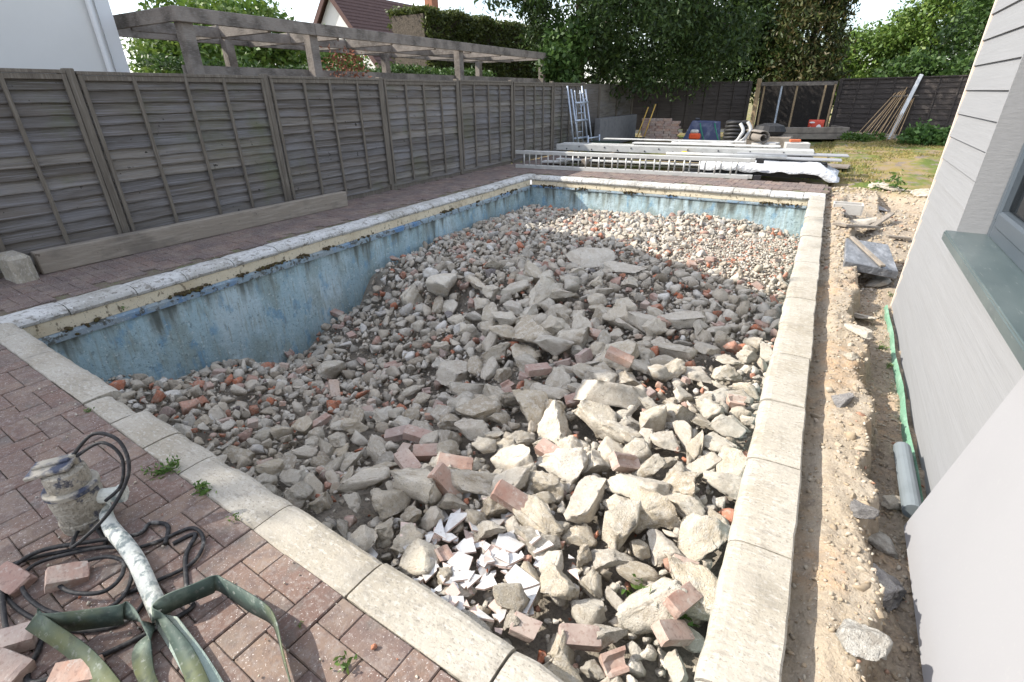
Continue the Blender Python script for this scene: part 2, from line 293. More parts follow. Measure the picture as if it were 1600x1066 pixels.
# ground: soil, sand, concrete and thin turf, told apart by where they lie
m_ground = bpy.data.materials.new('dug_garden_ground'); m_ground.use_nodes = True
def ground_nodes(M):
    n = M.node_tree.nodes; l = M.node_tree.links.new; b = n['Principled BSDF']; b.inputs['Roughness'].default_value = .95; b.inputs['Specular IOR Level'].default_value = .15
    g = n.new('ShaderNodeNewGeometry'); sp = n.new('ShaderNodeSeparateXYZ'); l(g.outputs['Position'], sp.inputs[0])
    def noi(s, d=5):
        t = n.new('ShaderNodeTexNoise'); t.inputs['Scale'].default_value = s; t.inputs['Detail'].default_value = d; t.inputs['Roughness'].default_value = .62; l(g.outputs['Position'], t.inputs['Vector']); return t.outputs[0]
    def mr(src, lo, hi, o0=0., o1=1.):
        t = n.new('ShaderNodeMapRange'); t.inputs[1].default_value = lo; t.inputs[2].default_value = hi; t.inputs[3].default_value = o0; t.inputs[4].default_value = o1; l(src, t.inputs[0]); return t.outputs[0]
    def op(k, a, b_):
        t = n.new('ShaderNodeMath'); t.operation = k
        for i, q in enumerate((a, b_)):
            if isinstance(q, (int, float)): t.inputs[i].default_value = q
            else: l(q, t.inputs[i])
        return t.outputs[0]
    cur = [None]
    def mix(fac, c):
        t = n.new('ShaderNodeMix'); t.data_type = 'RGBA'
        if cur[0] is None: t.inputs[6].default_value = (.365, .305, .23, 1)
        else: l(cur[0], t.inputs[6])
        t.inputs[7].default_value = (*c, 1); l(fac, t.inputs[0]); cur[0] = t.outputs[2]
    mix(mr(noi(1.7), .48, .6, 0, .75), (.41, .275, .165))          # orange sand patches
    mix(mr(noi(5), .48, .6, 0, .8), (.375, .325, .26))
    mix(mr(noi(11), .54, .62, 0, .75), (.27, .225, .175))
    mix(mr(noi(28), .52, .66, 0, .6), (.28, .23, .18))
    mix(mr(noi(90), .6, .68, 0, .7), (.50, .47, .42))
    y = sp.outputs[1]; x = sp.outputs[0]
    soil = op('MULTIPLY', mr(op('ADD', y, op('MULTIPLY', noi(1.4), 1.6)), 10.6, 11.2), 1.0)
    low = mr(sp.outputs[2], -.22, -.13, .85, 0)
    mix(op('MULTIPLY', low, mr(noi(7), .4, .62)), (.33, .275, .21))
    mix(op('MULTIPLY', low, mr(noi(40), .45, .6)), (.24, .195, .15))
    mix(soil, (.25, .19, .12))
    mix(op('MULTIPLY', soil, mr(noi(2.2), .40, .55)), (.23, .18, .065))
    mix(op('MULTIPLY', soil, mr(noi(1.1), .47, .58)), (.115, .145, .035))
    mix(op('MULTIPLY', soil, mr(noi(4), .54, .62)), (.20, .165, .14))
    l(cur[0], b.inputs['Base Color'])
    b1 = n.new('ShaderNodeBump'); b1.inputs['Strength'].default_value = .9; b1.inputs['Distance'].default_value = .02; l(noi(26, 6), b1.inputs['Height'])
    b2 = n.new('ShaderNodeBump'); b2.inputs['Strength'].default_value = .7; b2.inputs['Distance'].default_value = .006; l(noi(110), b2.inputs['Height']); l(b1.outputs[0], b2.inputs['Normal'])
    l(b2.outputs[0], b.inputs['Normal'])
ground_nodes(m_ground)

# ------------------------------------------------------------------ layout of the pool
XL, XR, YF = -4.94, 0.205, 9.127                 # outer edges of the coping
WL, WR, WF, WN = .25, .205, .30, .17             # coping widths
def y_out(x): return .579-.0633*x                # near outer edge
XLi, XRi, YFi = XL+WL, XR-WR, YF-WF
def y_in(x): return y_out(x)+WN
NA = math.atan(-.0633)                           # near edge direction
FX, FH, FY0, FS = -6.06, 1.68, 2.457, 2.0        # left fence line, height, first post, spacing

# ------------------------------------------------------------------ ground sheet
def edge_x(y): return .46+.09*nz(y*1.3, 3.1)+.06*nz(y*4.1, 7.7)+.03*nz(y*11, 1.7)
def ground_z(x, y):
    if x < XR-.05 or y < -.5:
        return -.085
    d = 0.012*nz(x*9, y*9, 2)+.006*nz(x*30, y*30, 5)
    d -= .045*math.exp(-((x-XR-.02)/.07)**2)
    if y < 10.6:
        e = edge_x(y)
        t = min(1, max(0, (x-e)/.07)); t = t*t*(3-2*t)
        dep = .19+.03*nz(y*.9, 9)+.03*nz(x*5, y*5, 3)
        far = min(1, max(0, (y-9.6+.5*nz(x*1.5, 4))/.35)) if x > .9 else min(1, max(0, (y-8.9)/.6))
        t *= 1-far
        bump = (.035*max(0, nz(x*5, y*4, 8))+.018*max(0, nz(x*13, y*11, 4)))*(1 if y < 5 else .5)*min(1, max(0, (x-XR-.04)/.08))
        return -.075+d+bump*(1-t)-dep*t+.02*nz(x*14, y*14, 1)*t
    k = min(1, (y-10.6)/1.0)
    h = -.07+.05*k+d*2
    hx, hy = x-2.1, y-14.2                       # the little heap of dug soil
    h += .16*math.exp(-(hx/1.5)**2-(hy/1.0)**2)*(.7+.6*nz(x*3, y*3))*k
    return h+.03*nz(x*1.2, y*1.2, 6)*k
def seq(*segs):
    out = []
    for a, b, s in segs: out += list(np.arange(a, b-1e-6, s))
    return np.array(out)
gx = seq((-600, -100, 100), (-100, -20, 20), (-20, XL+.1, 3), (XL+.1, XR-.06, .25), (XR-.06, .9, .016), (.9, 2, .06), (2, 6, .12), (6, 20, 2), (20, 100, 20), (100, 601, 100))
gy = seq((-600, -100, 100), (-100, -20, 20), (-20, -.5, 2), (-.5, .55, .06), (.55, 6, .022), (6, 11, .05), (11, 20, .15), (20, 30, 2), (30, 100, 14), (100, 601, 100))
gv = [(x, y, ground_z(x, y)) for y in gy for x in gx]
nx = len(gx); gf = []
for j in range(len(gy)-1):
    for i in range(nx-1):
        cx, cy = (gx[i]+gx[i+1])/2, (gy[j]+gy[j+1])/2
        if gx[i] > XL and gx[i+1] <= XR-.05+.011 and cy > y_out(cx)+.03 and gy[j+1] < 9.0: continue
        gf.append((j*nx+i, j*nx+i+1, (j+1)*nx+i+1, (j+1)*nx+i))
go = link('ground', mesh_from('ground', np.array(gv), np.array(gf), m_ground, True)); tag(go, 'sandy dug garden ground with soil and thin turf behind the pool', 'ground', kind='structure')

# ------------------------------------------------------------------ swimming pool
pool = thing('swimming_pool', (-2.3, 4.8, 0), 'empty swimming pool with stained blue walls and stone coping, filled with rubble', 'swimming pool')
pool_inv = Matrix.Translation((2.3, -4.8, 0))
def pchild(mb, name, mt, parent=pool, **k):
    o = mb.build(name, mt, None, **k); o.parent = parent; o.matrix_parent_inverse = Matrix.Translation((2.3, -4.8, 0)); return o
def wavy_wall(a, b, nrm, z0, z1, name, mt):          # a wall sheet with thickness, gently uneven
    a, b, nrm = Vector(a), Vector(b), Vector(nrm); mb = MB(); n, k = 60, 16; vs = []; fs = []
    for i in range(n+1):
        p = a.lerp(b, i/n)
        for j in range(k+1):
            z = z0+(z1-z0)*j/k; q = p+nrm*(.012*nz(p.x*1.1+p.y, z*1.5, 3)); vs.append((q.x, q.y, z))
    for i in range(n):
        for j in range(k): q = i*(k+1)+j; fs.append((q, q+k+1, q+k+2, q+1))
    mb.add(vs, fs)
    c = (a+b)/2-nrm*.075; d = (b-a); ang = math.atan2(d.y, d.x)
    mb.box((c.x, c.y, (z0+z1)/2), (d.length, .1, z1-z0-.01), Matrix.Rotation(ang, 3, 'Z'))
    return pchild(mb, name, mt, smooth=False)
IN = .035
wavy_wall((XLi-IN, .7, 0), (XLi-IN, YFi+.03, 0), (1, 0, 0), -2.0, -.22, 'wall', m_pool)
wavy_wall((XLi-.1, YFi+IN, 0), (XRi+.1, YFi+IN, 0), (0, -1, 0), -2.0, -.18, 'wall', m_pool)
wavy_wall((XRi+IN, YFi, 0), (XRi+IN, .7, 0), (-1, 0, 0), -2.0, -.06, 'wall', m_pool)
wavy_wall((XRi+.1, y_in(XRi)-IN, 0), (XLi-.1, y_in(XLi)-IN, 0), (0, 1, 0), -2.0, -.06, 'wall', m_pool)
mbf = MB(); mbf.box(((XLi+XRi)/2, 4.7, -2.05), (5.2, 8.6, .1)); pchild(mbf, 'pool_floor', m_pool)
# cream band and little blue ledge under the left and far coping
for nm, a, b, z0, z1, pr, mt in (('painted_band', (XLi, .95), (XLi, YFi), -.175, -.072, .006, m_cream), ('painted_ledge', (XLi, .95), (XLi, YFi), -.245, -.177, .022, m_ledge)):
    mb = MB(); n = 70; vs = []; fs = []
    for i in range(n+1):
        y = a[1]+(b[1]-a[1])*i/n; w = .004*nz(y*3, z0*9)
        X = XLi-IN+pr+w
        lip = .02 if nm == 'painted_ledge' else 0
        vs += [(X-.1, y, z1+w), (X-lip*.7, y, z1+w), (X+.006, y, z1-lip), (X+.003, y, z0), (X-.1, y, z0)]
    for i in range(n):
        for k in range(4): q = i*5+k; fs.append((q, q+1, q+6, q+5))
    mb.add(vs, fs); pchild(mb, nm, mt, smooth=False)
for nm, z0, z1, pr, mt in (('painted_band', -.165, -.072, .006, m_cream), ('painted_ledge', -.205, -.167, .016, m_ledge)):
    mb = MB(); mb.box(((XLi+XRi)/2, YFi+IN-pr+.05, (z0+z1)/2), (XRi-XLi-.002, .1, z1-z0)); pchild(mb, nm, mt, bevel=.006)
# coping stones: bullnosed blocks, each its own part
def coping(a, b, w, side, lens, mt, thick=.05):
    a, b = Vector((*a, 0)), Vector((*b, 0)); d = (b-a); Lt = d.length; d.normalize(); inn = Vector((-d.y, d.x, 0))*side
    s = 0; k = 0
    while s < Lt-.05:
        ln = lens[k % len(lens)]*(1+.06*random.uniform(-1, 1))
        if s+ln > Lt-.12: ln = Lt-s
        mb = MB(); n = max(6, int(ln/.035)); g = .004; vs = []; fs = []
        sk = random.uniform(-.004, .004); tz = random.uniform(-.004, .004)
        prof = [(0, -thick), (0, -.006), (.006, 0), (w*.5, .002), (w-.045, 0), (w-.02, -.005), (w-.005, -.016), (w, -.03), (w-.006, -.044), (w-.02, -thick)]
        if mt is m_cope_p: prof = [(0, -.08), (0, -.012), (.02, -.004), (w*.4, .004), (w-.085, .004), (w-.045, -.004), (w-.016, -.02), (w, -.044), (w-.008, -.066), (w-.03, -.08)]
        for i in range(n+1):
            t = s+g+(ln-2*g)*i/n; end = min(i, n-i)
            for q, (u, z) in enumerate(prof):
                p = a+d*t
                chip = .006*nz(p.x*6+u*8, p.y*6, z*20+3)+(.012*max(0, nz(p.x*9, p.y*9, 5)) if q in (1, 2, 5, 6, 7) else 0)
                uu = u+sk+(-chip if q > 4 else chip*.6); zz = z+tz-(.35*chip if q not in (0, 9) else 0)-(.004 if end == 0 and q not in (0, 9) else 0)
                p = p+inn*uu; vs.append((p.x, p.y, zz))
        P = len(prof)
        for i in range(n):
            for q in range(P): fs.append((i*P+q, i*P+(q+1) % P, (i+1)*P+(q+1) % P, (i+1)*P+q))
        fs.append(tuple(range(P-1, -1, -1))); fs.append(tuple(n*P+q for q in range(P)))
        mb.add(vs, fs); o = pchild(mb, 'coping_stone', mt, smooth=False)
        s += ln; k += 1
coping((XL, y_out(XL)+.02), (XL, YF-WF*.02), WL, -1, [.46, .5, .44], m_cope_p)
coping((XLi, YF), (XR, YF), WF, -1, [.5, .55, .48], m_cope_p)
coping((XR, YF-WF-.01), (XR, .35), WR, -1, [.52, .5, .56], m_cope)
xa = XL+.27
# near side: one stone is broken away, leaving a narrow stub
coping((XL, y_out(XL)), (-3.02, y_out(-3.02)), WN, 1, [.52, .5, .48], m_cope)
coping((-3.015, y_out(-3.015)), (-2.70, y_out(-2.70)), .13, 1, [.31], m_cope)
coping((-2.695, y_out(-2.695)), (XR-WR+.02, y_out(XR-WR)), WN, 1, [.36, .30, .52, .50, .5], m_cope)
_bm = bmesh.new(); bmesh.ops.create_icosphere(_bm, subdivisions=1, radius=1)
BLOB = ([tuple(v.co) for v in _bm.verts], [tuple(q.index for q in f.verts) for f in _bm.faces]); _bm.free()
# dark moss clinging to the joints of the painted copings
for i in range(34):
    left = i < 20
    u0 = random.uniform(1.1, 8.5) if left else random.uniform(XLi+.1, XRi)
    mb = MB(); big_ = random.uniform(.5, 1.3)
    for k in range(random.randint(7, 16)):
        du = random.gauss(0, .07*big_); dz = -abs(random.gauss(0, .022))*big_; r_ = random.uniform(.006, .017)
        c = (XLi-.008+random.uniform(-.008, .004), u0+du, -.155+dz) if left else (u0+du, YFi+.016+random.uniform(-.004, .008), -.15+dz)
        v, f = BLOB; rr = [r_*(1+.5*nz(q[0]*3+i, q[1]*3+k, q[2]*3)) for q in v]
        mb.add([(c[0]+q[0]*w_, c[1]+q[1]*w_*1.4, c[2]+q[2]*w_) for q, w_ in zip(v, rr)], f)
    o = mb.build('moss_clump', m_moss, pool); o['kind'] = 'stuff'; o.matrix_parent_inverse = pool_inv

# ------------------------------------------------------------------ paving of clay pavers in herringbone
paving = link('paving', mesh_from('paving', [(XL-1.2, -3, -.012), (XR, -3, -.012), (XR, y_out(XR)-.002, -.012), (XL, y_out(XL)-.002, -.012), (XL-1.2, y_out(XL-1.2), -.012),
    (XL-.002, y_out(XL), -.012), (XL-.002, YF+.002, -.012), (XL-1.2, 12.5, -.012), (XR+.02, YF+.002, -.012), (XR+.02, YF+.95, -.012), (XL-1.2, YF+.95, -.012)],
    [(0, 1, 2, 3, 4), (4, 5, 6, 10), (6, 8, 9, 10)], m_joint))
tag(paving, 'red brown herringbone paving around the pool', 'paving', kind='structure')
def paver_mesh(bv=.0035):
    mb = MB(); mb.box((0, 0, -.02), (.1978, .0978, .04)); return mb.mesh('paver', m_paver, bevel=bv, seg=1)
pm = paver_mesh()
pv_v = np.array([v.co[:] for v in pm.vertices]); pv_f = [tuple(p.vertices) for p in pm.polygons]
ca, sa = math.cos(NA), math.sin(NA)
def loc2w(u, v): return (u*ca-v*sa, .579+u*sa+v*ca)     # local frame along the near coping
cells = []
for i in range(-66, 6):
    for j in range(-12, 126):
        r = (i-j) % 4
        if r == 0: cells.append(((i+1)*.1, (j+.5)*.1-1.2, 0))
        elif r == 3: cells.append(((i+.5)*.1, (j+1)*.1-1.2, 1))
near, rest = [], []
for u, v, vert in cells:
    x, y = loc2w(u, v)
    hl = .098; hx, hy = (.05, hl) if vert else (hl, .05)
    inside_near = (v+hy < .003) and x < XR
    left = x+hx < XL-.0 and x-hx > FX-.06 and y < 12.6
    farst = (y-hy > YF+.0) and y < YF+.9 and FX < x < XR
    if not (inside_near or left or farst): continue
    w = CAMP-np.array([x, y, 0]); dist = np.linalg.norm(w)
    d = np.array([x, y, 0])-CAMP; zc = d@AF
    if zc > .2:
        px, py = 800+F_PX*(d@AR)/zc, 533-F_PX*(d@AU)/zc
        vis = -40 < px < 1640 and -40 < py < 1110
    else: vis = False
    (near if (vis and inside_near and x > -3.9) else rest).append((x, y, vert, dist))
near.sort(key=lambda q: q[3]); rest += near[300:]; near = near[:300]
for x, y, vert, d in near:
    o = link('paver', pm, paving); o.location = (x, y, .0+random.uniform(-.003, .003))
    o.rotation_euler = (random.uniform(-.012, .012), random.uniform(-.008, .008), NA+(math.pi/2 if vert else 0)+random.uniform(-.01, .01))
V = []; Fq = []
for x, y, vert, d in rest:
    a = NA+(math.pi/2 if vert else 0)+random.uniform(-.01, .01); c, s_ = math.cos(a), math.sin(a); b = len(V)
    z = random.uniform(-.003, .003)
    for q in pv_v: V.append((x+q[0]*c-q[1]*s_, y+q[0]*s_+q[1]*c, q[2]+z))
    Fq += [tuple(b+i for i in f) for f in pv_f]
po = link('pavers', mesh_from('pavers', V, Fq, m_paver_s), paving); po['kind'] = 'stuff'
# half pavers closing the herringbone against the coping
hpm = MB().box((0, 0, -.021), (.0978, .0958, .04)).mesh('paver', m_paver, bevel=.0035)
for i in range(-48, 3):
    if (i-11) % 4 == 3:
        x, y = loc2w((i+.5)*.1, -.0505); o = link('paver', hpm, paving); o.location = (x, y, random.uniform(-.003, .003)); o.rotation_euler = (0, 0, NA)

# ------------------------------------------------------------------ left garden fence: posts, panels, overlapping waney boards
fence = thing('timber_fence', (FX, 2.0, 0), 'grey weathered waney lap panel fence along the left side of the pool', 'fence')
def fch(me_or_mb, name, mt=None, parent=None, **k):
    return me_or_mb.build(name, mt, parent, **k)
PL = FS-.09
def slat_mesh(seed):                                   # thin sawn board, cupped, with a wavy lower edge standing proud
    mb = MB(); n = 44; vs = []; fs = []
    for i in range(n+1):
        y = -PL/2+PL*i/n
        lo = -.088+.013*nz(y*2.6, seed*5.3)+.007*nz(y*8, seed*2.1); hi = .075
        xb = .030+.006*nz(y*3, seed*3.3, 2); bow = .008*nz(y*1.7, seed*1.9, 5)
        row = [(.0, hi), (.006+bow, .03), (.018+bow, -.03), (xb, lo+.012), (xb-.002, lo)]
        vs += [(x, y, z) for x, z in row]+[(xb-.011, y, lo-.001), (-.010, y, hi)]
    for i in range(n):
        for q in range(7): fs.append((i*7+q, i*7+(q+1) % 7, (i+1)*7+(q+1) % 7, (i+1)*7+q))
    fs += [tuple(range(7)), tuple(n*7+6-q for q in range(7))]
    return mb.add(vs, fs).mesh('slat', m_fence)
slats = [slat_mesh(k) for k in range(9)]
NS = 15
for i in range(-1, 8):
    y0 = FY0+(i-1)*FS; yc = y0+FS/2
    hz = FH-.04+random.uniform(-.012, .012)
    if i < 7:
        o = MB().box((0, 0, (FH-.01)/2), (.085, .075, FH-.01)).build('post', m_post, fence, bevel=.006)
        o.location = (.0, FY0+(i)*FS-2.0, random.uniform(-.01, .015)); 
    if i == 7: break
    if y0+FS/2 < .3 or i > 6: continue
    # frame of the panel: battens and rails, with its boards as sub-parts
    mb = MB(); x0 = .042
    nb = 3
    for b in range(nb+2):
        yy = -PL/2+.02+(PL-.04)*b/(nb+1)
        if 0 < b < nb+1: yy += random.uniform(-.03, .03)
        mb.box((x0+.008, yy, hz/2+.04), (.02, .034, hz-.12))
        mb.box((-.02, yy, hz/2+.03), (.02, .034, hz-.08))
    mb.box((x0-.008, 0, hz-.005), (.06, PL, .03)); mb.box((x0+.004, 0, hz-.045), (.016, PL-.002, .045))
    pn = mb.build('panel', m_post if i % 2 else m_post, fence, bevel=.003); pn.location = (0, yc-2.0, 0)
    dz = (hz-.1)/NS
    for s in range(NS):
        o = link('slat', slats[(s*5+i*3) % 9], pn); o.location = (.0, 0, .12+dz*s+random.uniform(-.008, .008)); o.rotation_euler = (random.uniform(-.004, .004), 0, 0)
        o.scale = (1, 1, 1.04*dz/.142)
    gb = MB().box((.0, 0, .035), (.03, PL, .11)).build('gravel_board', m_post, pn, bevel=.003)
o = MB().box((0, 0, .16), (.30, .16, .34)).build('post', m_cope, fence, bevel=.03); o.location = (.22, 1.48-2.0, -.1); o['label'] = 'white crusted concrete stump'

# the long pale beam lying at the foot of the fence
bb = MB(); a, b = G(20, 430), G(552, 322); 
bmm = MB().beam((-5.86, 1.62, .10), (-5.74, 5.15, .10), .10, .2)
bo = bmm.build('timber_beam', m_beam, None, bevel=.008); tag(bo, 'long pale timber beam lying along the foot of the left fence', 'beam')

# fence beyond: lower grey wall, back fence, right back fence
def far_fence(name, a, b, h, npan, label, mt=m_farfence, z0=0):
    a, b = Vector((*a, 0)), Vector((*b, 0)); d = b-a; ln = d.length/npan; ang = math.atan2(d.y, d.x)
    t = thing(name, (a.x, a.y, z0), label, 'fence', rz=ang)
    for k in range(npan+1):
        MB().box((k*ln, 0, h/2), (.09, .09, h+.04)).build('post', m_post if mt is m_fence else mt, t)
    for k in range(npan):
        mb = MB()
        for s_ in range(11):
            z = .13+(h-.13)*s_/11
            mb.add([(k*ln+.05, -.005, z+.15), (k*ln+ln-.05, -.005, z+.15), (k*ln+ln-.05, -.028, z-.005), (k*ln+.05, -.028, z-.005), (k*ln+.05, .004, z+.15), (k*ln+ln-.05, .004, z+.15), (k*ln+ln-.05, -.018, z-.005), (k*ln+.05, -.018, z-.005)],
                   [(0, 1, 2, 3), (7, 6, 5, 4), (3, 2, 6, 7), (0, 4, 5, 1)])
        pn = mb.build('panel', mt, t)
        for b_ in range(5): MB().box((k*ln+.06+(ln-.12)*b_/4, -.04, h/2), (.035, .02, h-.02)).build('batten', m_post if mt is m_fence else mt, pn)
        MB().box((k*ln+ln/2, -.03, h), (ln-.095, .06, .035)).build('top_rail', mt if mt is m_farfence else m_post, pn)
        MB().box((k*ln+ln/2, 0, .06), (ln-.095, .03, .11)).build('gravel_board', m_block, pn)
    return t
far_fence('timber_fence', (FX-.25, 19.6), (FX-.12, 12.7), FH-.04, 4, 'shadowed stretch of grey panel fence behind the leaning scaffold frame', m_fence)
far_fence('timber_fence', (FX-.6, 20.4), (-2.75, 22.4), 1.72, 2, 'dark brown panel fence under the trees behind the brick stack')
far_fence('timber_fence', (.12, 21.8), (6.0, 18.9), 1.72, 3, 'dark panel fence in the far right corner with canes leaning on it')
lw = MB().box((0, 0, .35), (.18, 3.4, .8)).build('low_wall', mat('tree_shaded_grey_render', (.16, .16, .165), [(6, (.11, .11, .115), .45, .65, .7)], .95, [(40, .4, None, .004)], coord='pos'), None, bevel=.01); lw.location = (-5.75, 16.6, 0); tag(lw, 'low grey rendered wall in front of the far left fence', 'wall')  # grey render darkened in its colour, imitating the shade of the trees

# ------------------------------------------------------------------ clad house on the right
HANG = -math.radians(1.017)
house = thing('clad_house', (.80, 5.027, -.265), 'pale grey weatherboard house wall with a dark framed window on the right', 'house', rz=HANG)
OY0, OY1, OZ0, OZ1 = -3.05, -1.285, .905, 2.35             # window opening
def hb(mb, name, mt, parent=house, **k): return mb.build(name, mt, parent, **k)
def plank(y0, y1, k):
    mb = MB(); z = k*.15; n = 12; vs = []; fs = []
    for i in range(n+1):
        y = y0+(y1-y0)*i/n
        vs += [(.006, y, z+.172), (-.0075, y, z), (.0035, y, z), (.016, y, z+.172)]
    for i in range(n):
        for q in range(4): fs.append((i*4+q, i*4+(q+1) % 4, (i+1)*4+(q+1) % 4, (i+1)*4+q))
    fs += [(0, 1, 2, 3), (n*4+3, n*4+2, n*4+1, n*4)]
    return hb(mb.add(vs, fs), 'plank', m_clad)
for k in range(22):
    z = k*.15
    if z+.15 > OZ0 and z < OZ1:
        plank(OY1, -.012, k); plank(-8, OY0, k)
    else: plank(-8, -.012, k)
mb = MB()
mb.box((.16, OY1/2, 1.66), (.26, -OY1-.02, 3.30)); hb(mb, 'wall', m_dark)
mb = MB().box((.16, (-8+OY0)/2, 1.66), (.26, OY0+8, 3.30)); hb(mb, 'wall', m_dark)
mb = MB().box((.16, (OY0+OY1)/2, OZ0/2-.02), (.26, OY1-OY0, OZ0-.04)); hb(mb, 'wall', m_dark)
mb = MB().box((.16, (OY0+OY1)/2, (OZ1+3.3)/2), (.26, OY1-OY0, 3.3-OZ1)); hb(mb, 'wall', m_dark)
hb(MB().box((.006, -.004, 1.64), (.036, .014, 3.30)), 'corner_strip', m_peach, bevel=.002)
hb(MB().box((1.8, -.06, 1.65), (3.0, .1, 3.3)), 'end_wall', m_clad)
hb(MB().box((1.7, -4, 3.42), (3.7, 8.3, .18)), 'roof', m_anthr)
hb(MB().box((3.4, -4, 1.65), (.1, 8, 3.3)), 'inner_wall', m_render)
hb(MB().box((1.7, -4, .2), (3.3, 8, .1)), 'floor', m_timber)
# reveal, sill, frame, sash, pane
hb(MB().box((.075, OY1+.006, (OZ0+OZ1)/2), (.165, .014, OZ1-OZ0)), 'reveal', m_clad)
hb(MB().box((.075, (OY0+OY1)/2, OZ1-.006), (.165, OY1-OY0-.02, .014)), 'reveal', m_clad)
win = hb(MB().box((.16, OY1-.035, (OZ0+OZ1)/2), (.07, .06, OZ1-OZ0-.03)).box((.16, OY0+.035, (OZ0+OZ1)/2), (.07, .06, OZ1-OZ0-.03))
   .box((.16, (OY0+OY1)/2, OZ0+.055), (.07, OY1-OY0-.13, .07)).box((.16, (OY0+OY1)/2, OZ1-.05), (.07, OY1-OY0-.13, .06)), 'window', m_anthr, bevel=.004)
hb(MB().beam((.04, OY0-.02, OZ0+.012), (.04, OY1-.02+.035, OZ0+.012), .19, .016).box((-.052, (OY0+OY1)/2+.007, OZ0-.012), (.012, OY1-OY0+.033, .045)), 'window_sill', m_sill, bevel=.003)
# sash
sy0, sy1 = -2.12, OY1-.085
sa_ = MB()
for (c, d) in (((.135, sy1-.03, (OZ0+OZ1)/2+.03), (.06, .07, OZ1-OZ0-.17)), ((.135, sy0+.03, (OZ0+OZ1)/2+.03), (.06, .07, OZ1-OZ0-.17)),
               ((.135, (sy0+sy1)/2, OZ0+.13), (.06, sy1-sy0-.131, .085)), ((.135, (sy0+sy1)/2, OZ1-.12), (.06, sy1-sy0-.131, .085))): sa_.box(c, d)
hb(sa_, 'sash', m_anthr, parent=win, bevel=.012)
hb(MB().box((.16, -2.16, (OZ0+OZ1)/2+.03), (.06, .06, OZ1-OZ0-.17)), 'mullion', m_anthr, parent=win, bevel=.004)
m_glass = bpy.data.materials.new('window_glass'); m_glass.use_nodes = True
gn = m_glass.node_tree.nodes; gn.clear(); go_ = gn.new('ShaderNodeOutputMaterial'); gt = gn.new('ShaderNodeBsdfTransparent'); gg = gn.new('ShaderNodeBsdfGlossy'); gm = gn.new('ShaderNodeMixShader'); fr = gn.new('ShaderNodeFresnel')
fr.inputs[0].default_value = 1.6; gg.inputs['Roughness'].default_value = .01; gt.inputs[0].default_value = (.82, .86, .84, 1); gl = m_glass.node_tree.links.new
gl(fr.outputs[0], gm.inputs[0]); gl(gt.outputs[0], gm.inputs[1]); gl(gg.outputs[0], gm.inputs[2]); gl(gm.outputs[0], go_.inputs[0])
hb(MB().box((.145, (sy0+sy1)/2, (OZ0+OZ1)/2+.03), (.006, sy1-sy0-.12, OZ1-OZ0-.3)), 'pane', m_glass, parent=win)
hb(MB().box((.16, (OY0-2.16)/2, (OZ0+OZ1)/2+.03), (.006, -2.2-OY0-.06, OZ1-OZ0-.2)), 'pane', m_glass, parent=win)
# green damp membrane along the foot, and dark base behind it
mb = MB(); n = 60; vs = []; fs = []
for i in range(n+1):
    y = -4.4+4.3*i/n; w = .012*nz(y*2.2, 3)+.004*nz(y*11, 1)
    prof = [(-.045+w*.5, .05+w), (-.055+w, .042+w), (-.060+w, .015), (-.058+w*.6, -.05), (-.05, -.12), (-.03, -.14)]
    vs += [(a, y, b) for a, b in prof]
for i in range(n):
    for q in range(5): fs.append((i*6+q, i*6+q+1, (i+1)*6+q+1, (i+1)*6+q))
hb(mb.add(vs, fs), 'damp_membrane', m_green, smooth=True)
hb(MB().box((.1, -4, -.2), (.18, 7.9, .45)), 'base', m_dark)

# white sheet leaning on the house wall under the sill
wb = MB(); ft = Vector((.618, 2.105, -.215)); tp = Vector((.738, 2.09, .545))
yn = .35
wb.add([(ft.x, ft.y, ft.z), (ft.x-.03, yn, ft.z), (tp.x-.03, yn, tp.z), (tp.x, tp.y, tp.z), (ft.x+.016, ft.y, ft.z-.002), (ft.x-.014, yn, ft.z-.002), (tp.x-.014, yn, tp.z-.002), (tp.x+.016, tp.y, tp.z-.002)],
       [(0, 1, 2, 3), (7, 6, 5, 4), (0, 3, 7, 4), (1, 5, 6, 2), (0, 4, 5, 1), (3, 2, 6, 7)])
w_o = wb.build('white_board', m_white, None, bevel=.002); tag(w_o, 'smooth white sheet leaning against the grey cladding below the window sill', 'board')
a, b = G(1409, 700, -.19), G(1426, 800, -.19)
po_ = MB().tube([a+[0, 0, 0], a*.5+b*.5, b], .036, 16).build('plastic_pipe', mat('grey_plastic_pipe', (.17, .195, .21), [(8, (.12, .14, .15), .5, .7, .5)], .5, coord='pos'), None, smooth=False)
tag(po_, 'grey plastic pipe end lying beside the green membrane', 'pipe')

# ------------------------------------------------------------------ neighbour house on the left (its gable shades the pool), pergola, far house
wh = thing('white_house', (-8, .9, 0), 'white rendered neighbouring house rising behind the left fence', 'house')
HY0, HY1, EAV, APX = -2.15-.9, 3.9-.9, 4.15, 6.6
def gable(x, t):
    return [(x, HY0, -.1), (x, HY1, -.1), (x, HY1, EAV), (x, 0, APX), (x, HY0, EAV), (x-t, HY0, -.1), (x-t, HY1, -.1), (x-t, HY1, EAV), (x-t, 0, APX), (x-t, HY0, EAV)]
mb = MB().add(gable(0, 9), [(0, 1, 2, 3, 4), (9, 8, 7, 6, 5), (0, 5, 6, 1), (1, 6, 7, 2), (2, 7, 8, 3), (3, 8, 9, 4), (4, 9, 5, 0)])
mb.build('wall', m_render, wh)
mb = MB()
for sgn, hy in ((1, HY1), (-1, HY0)):
    mb.beam((.15, 0, APX+.06), (.15, hy+sgn*.25, EAV-.02), .02, .2)
mb.build('bargeboard', m_whitetrim, wh)
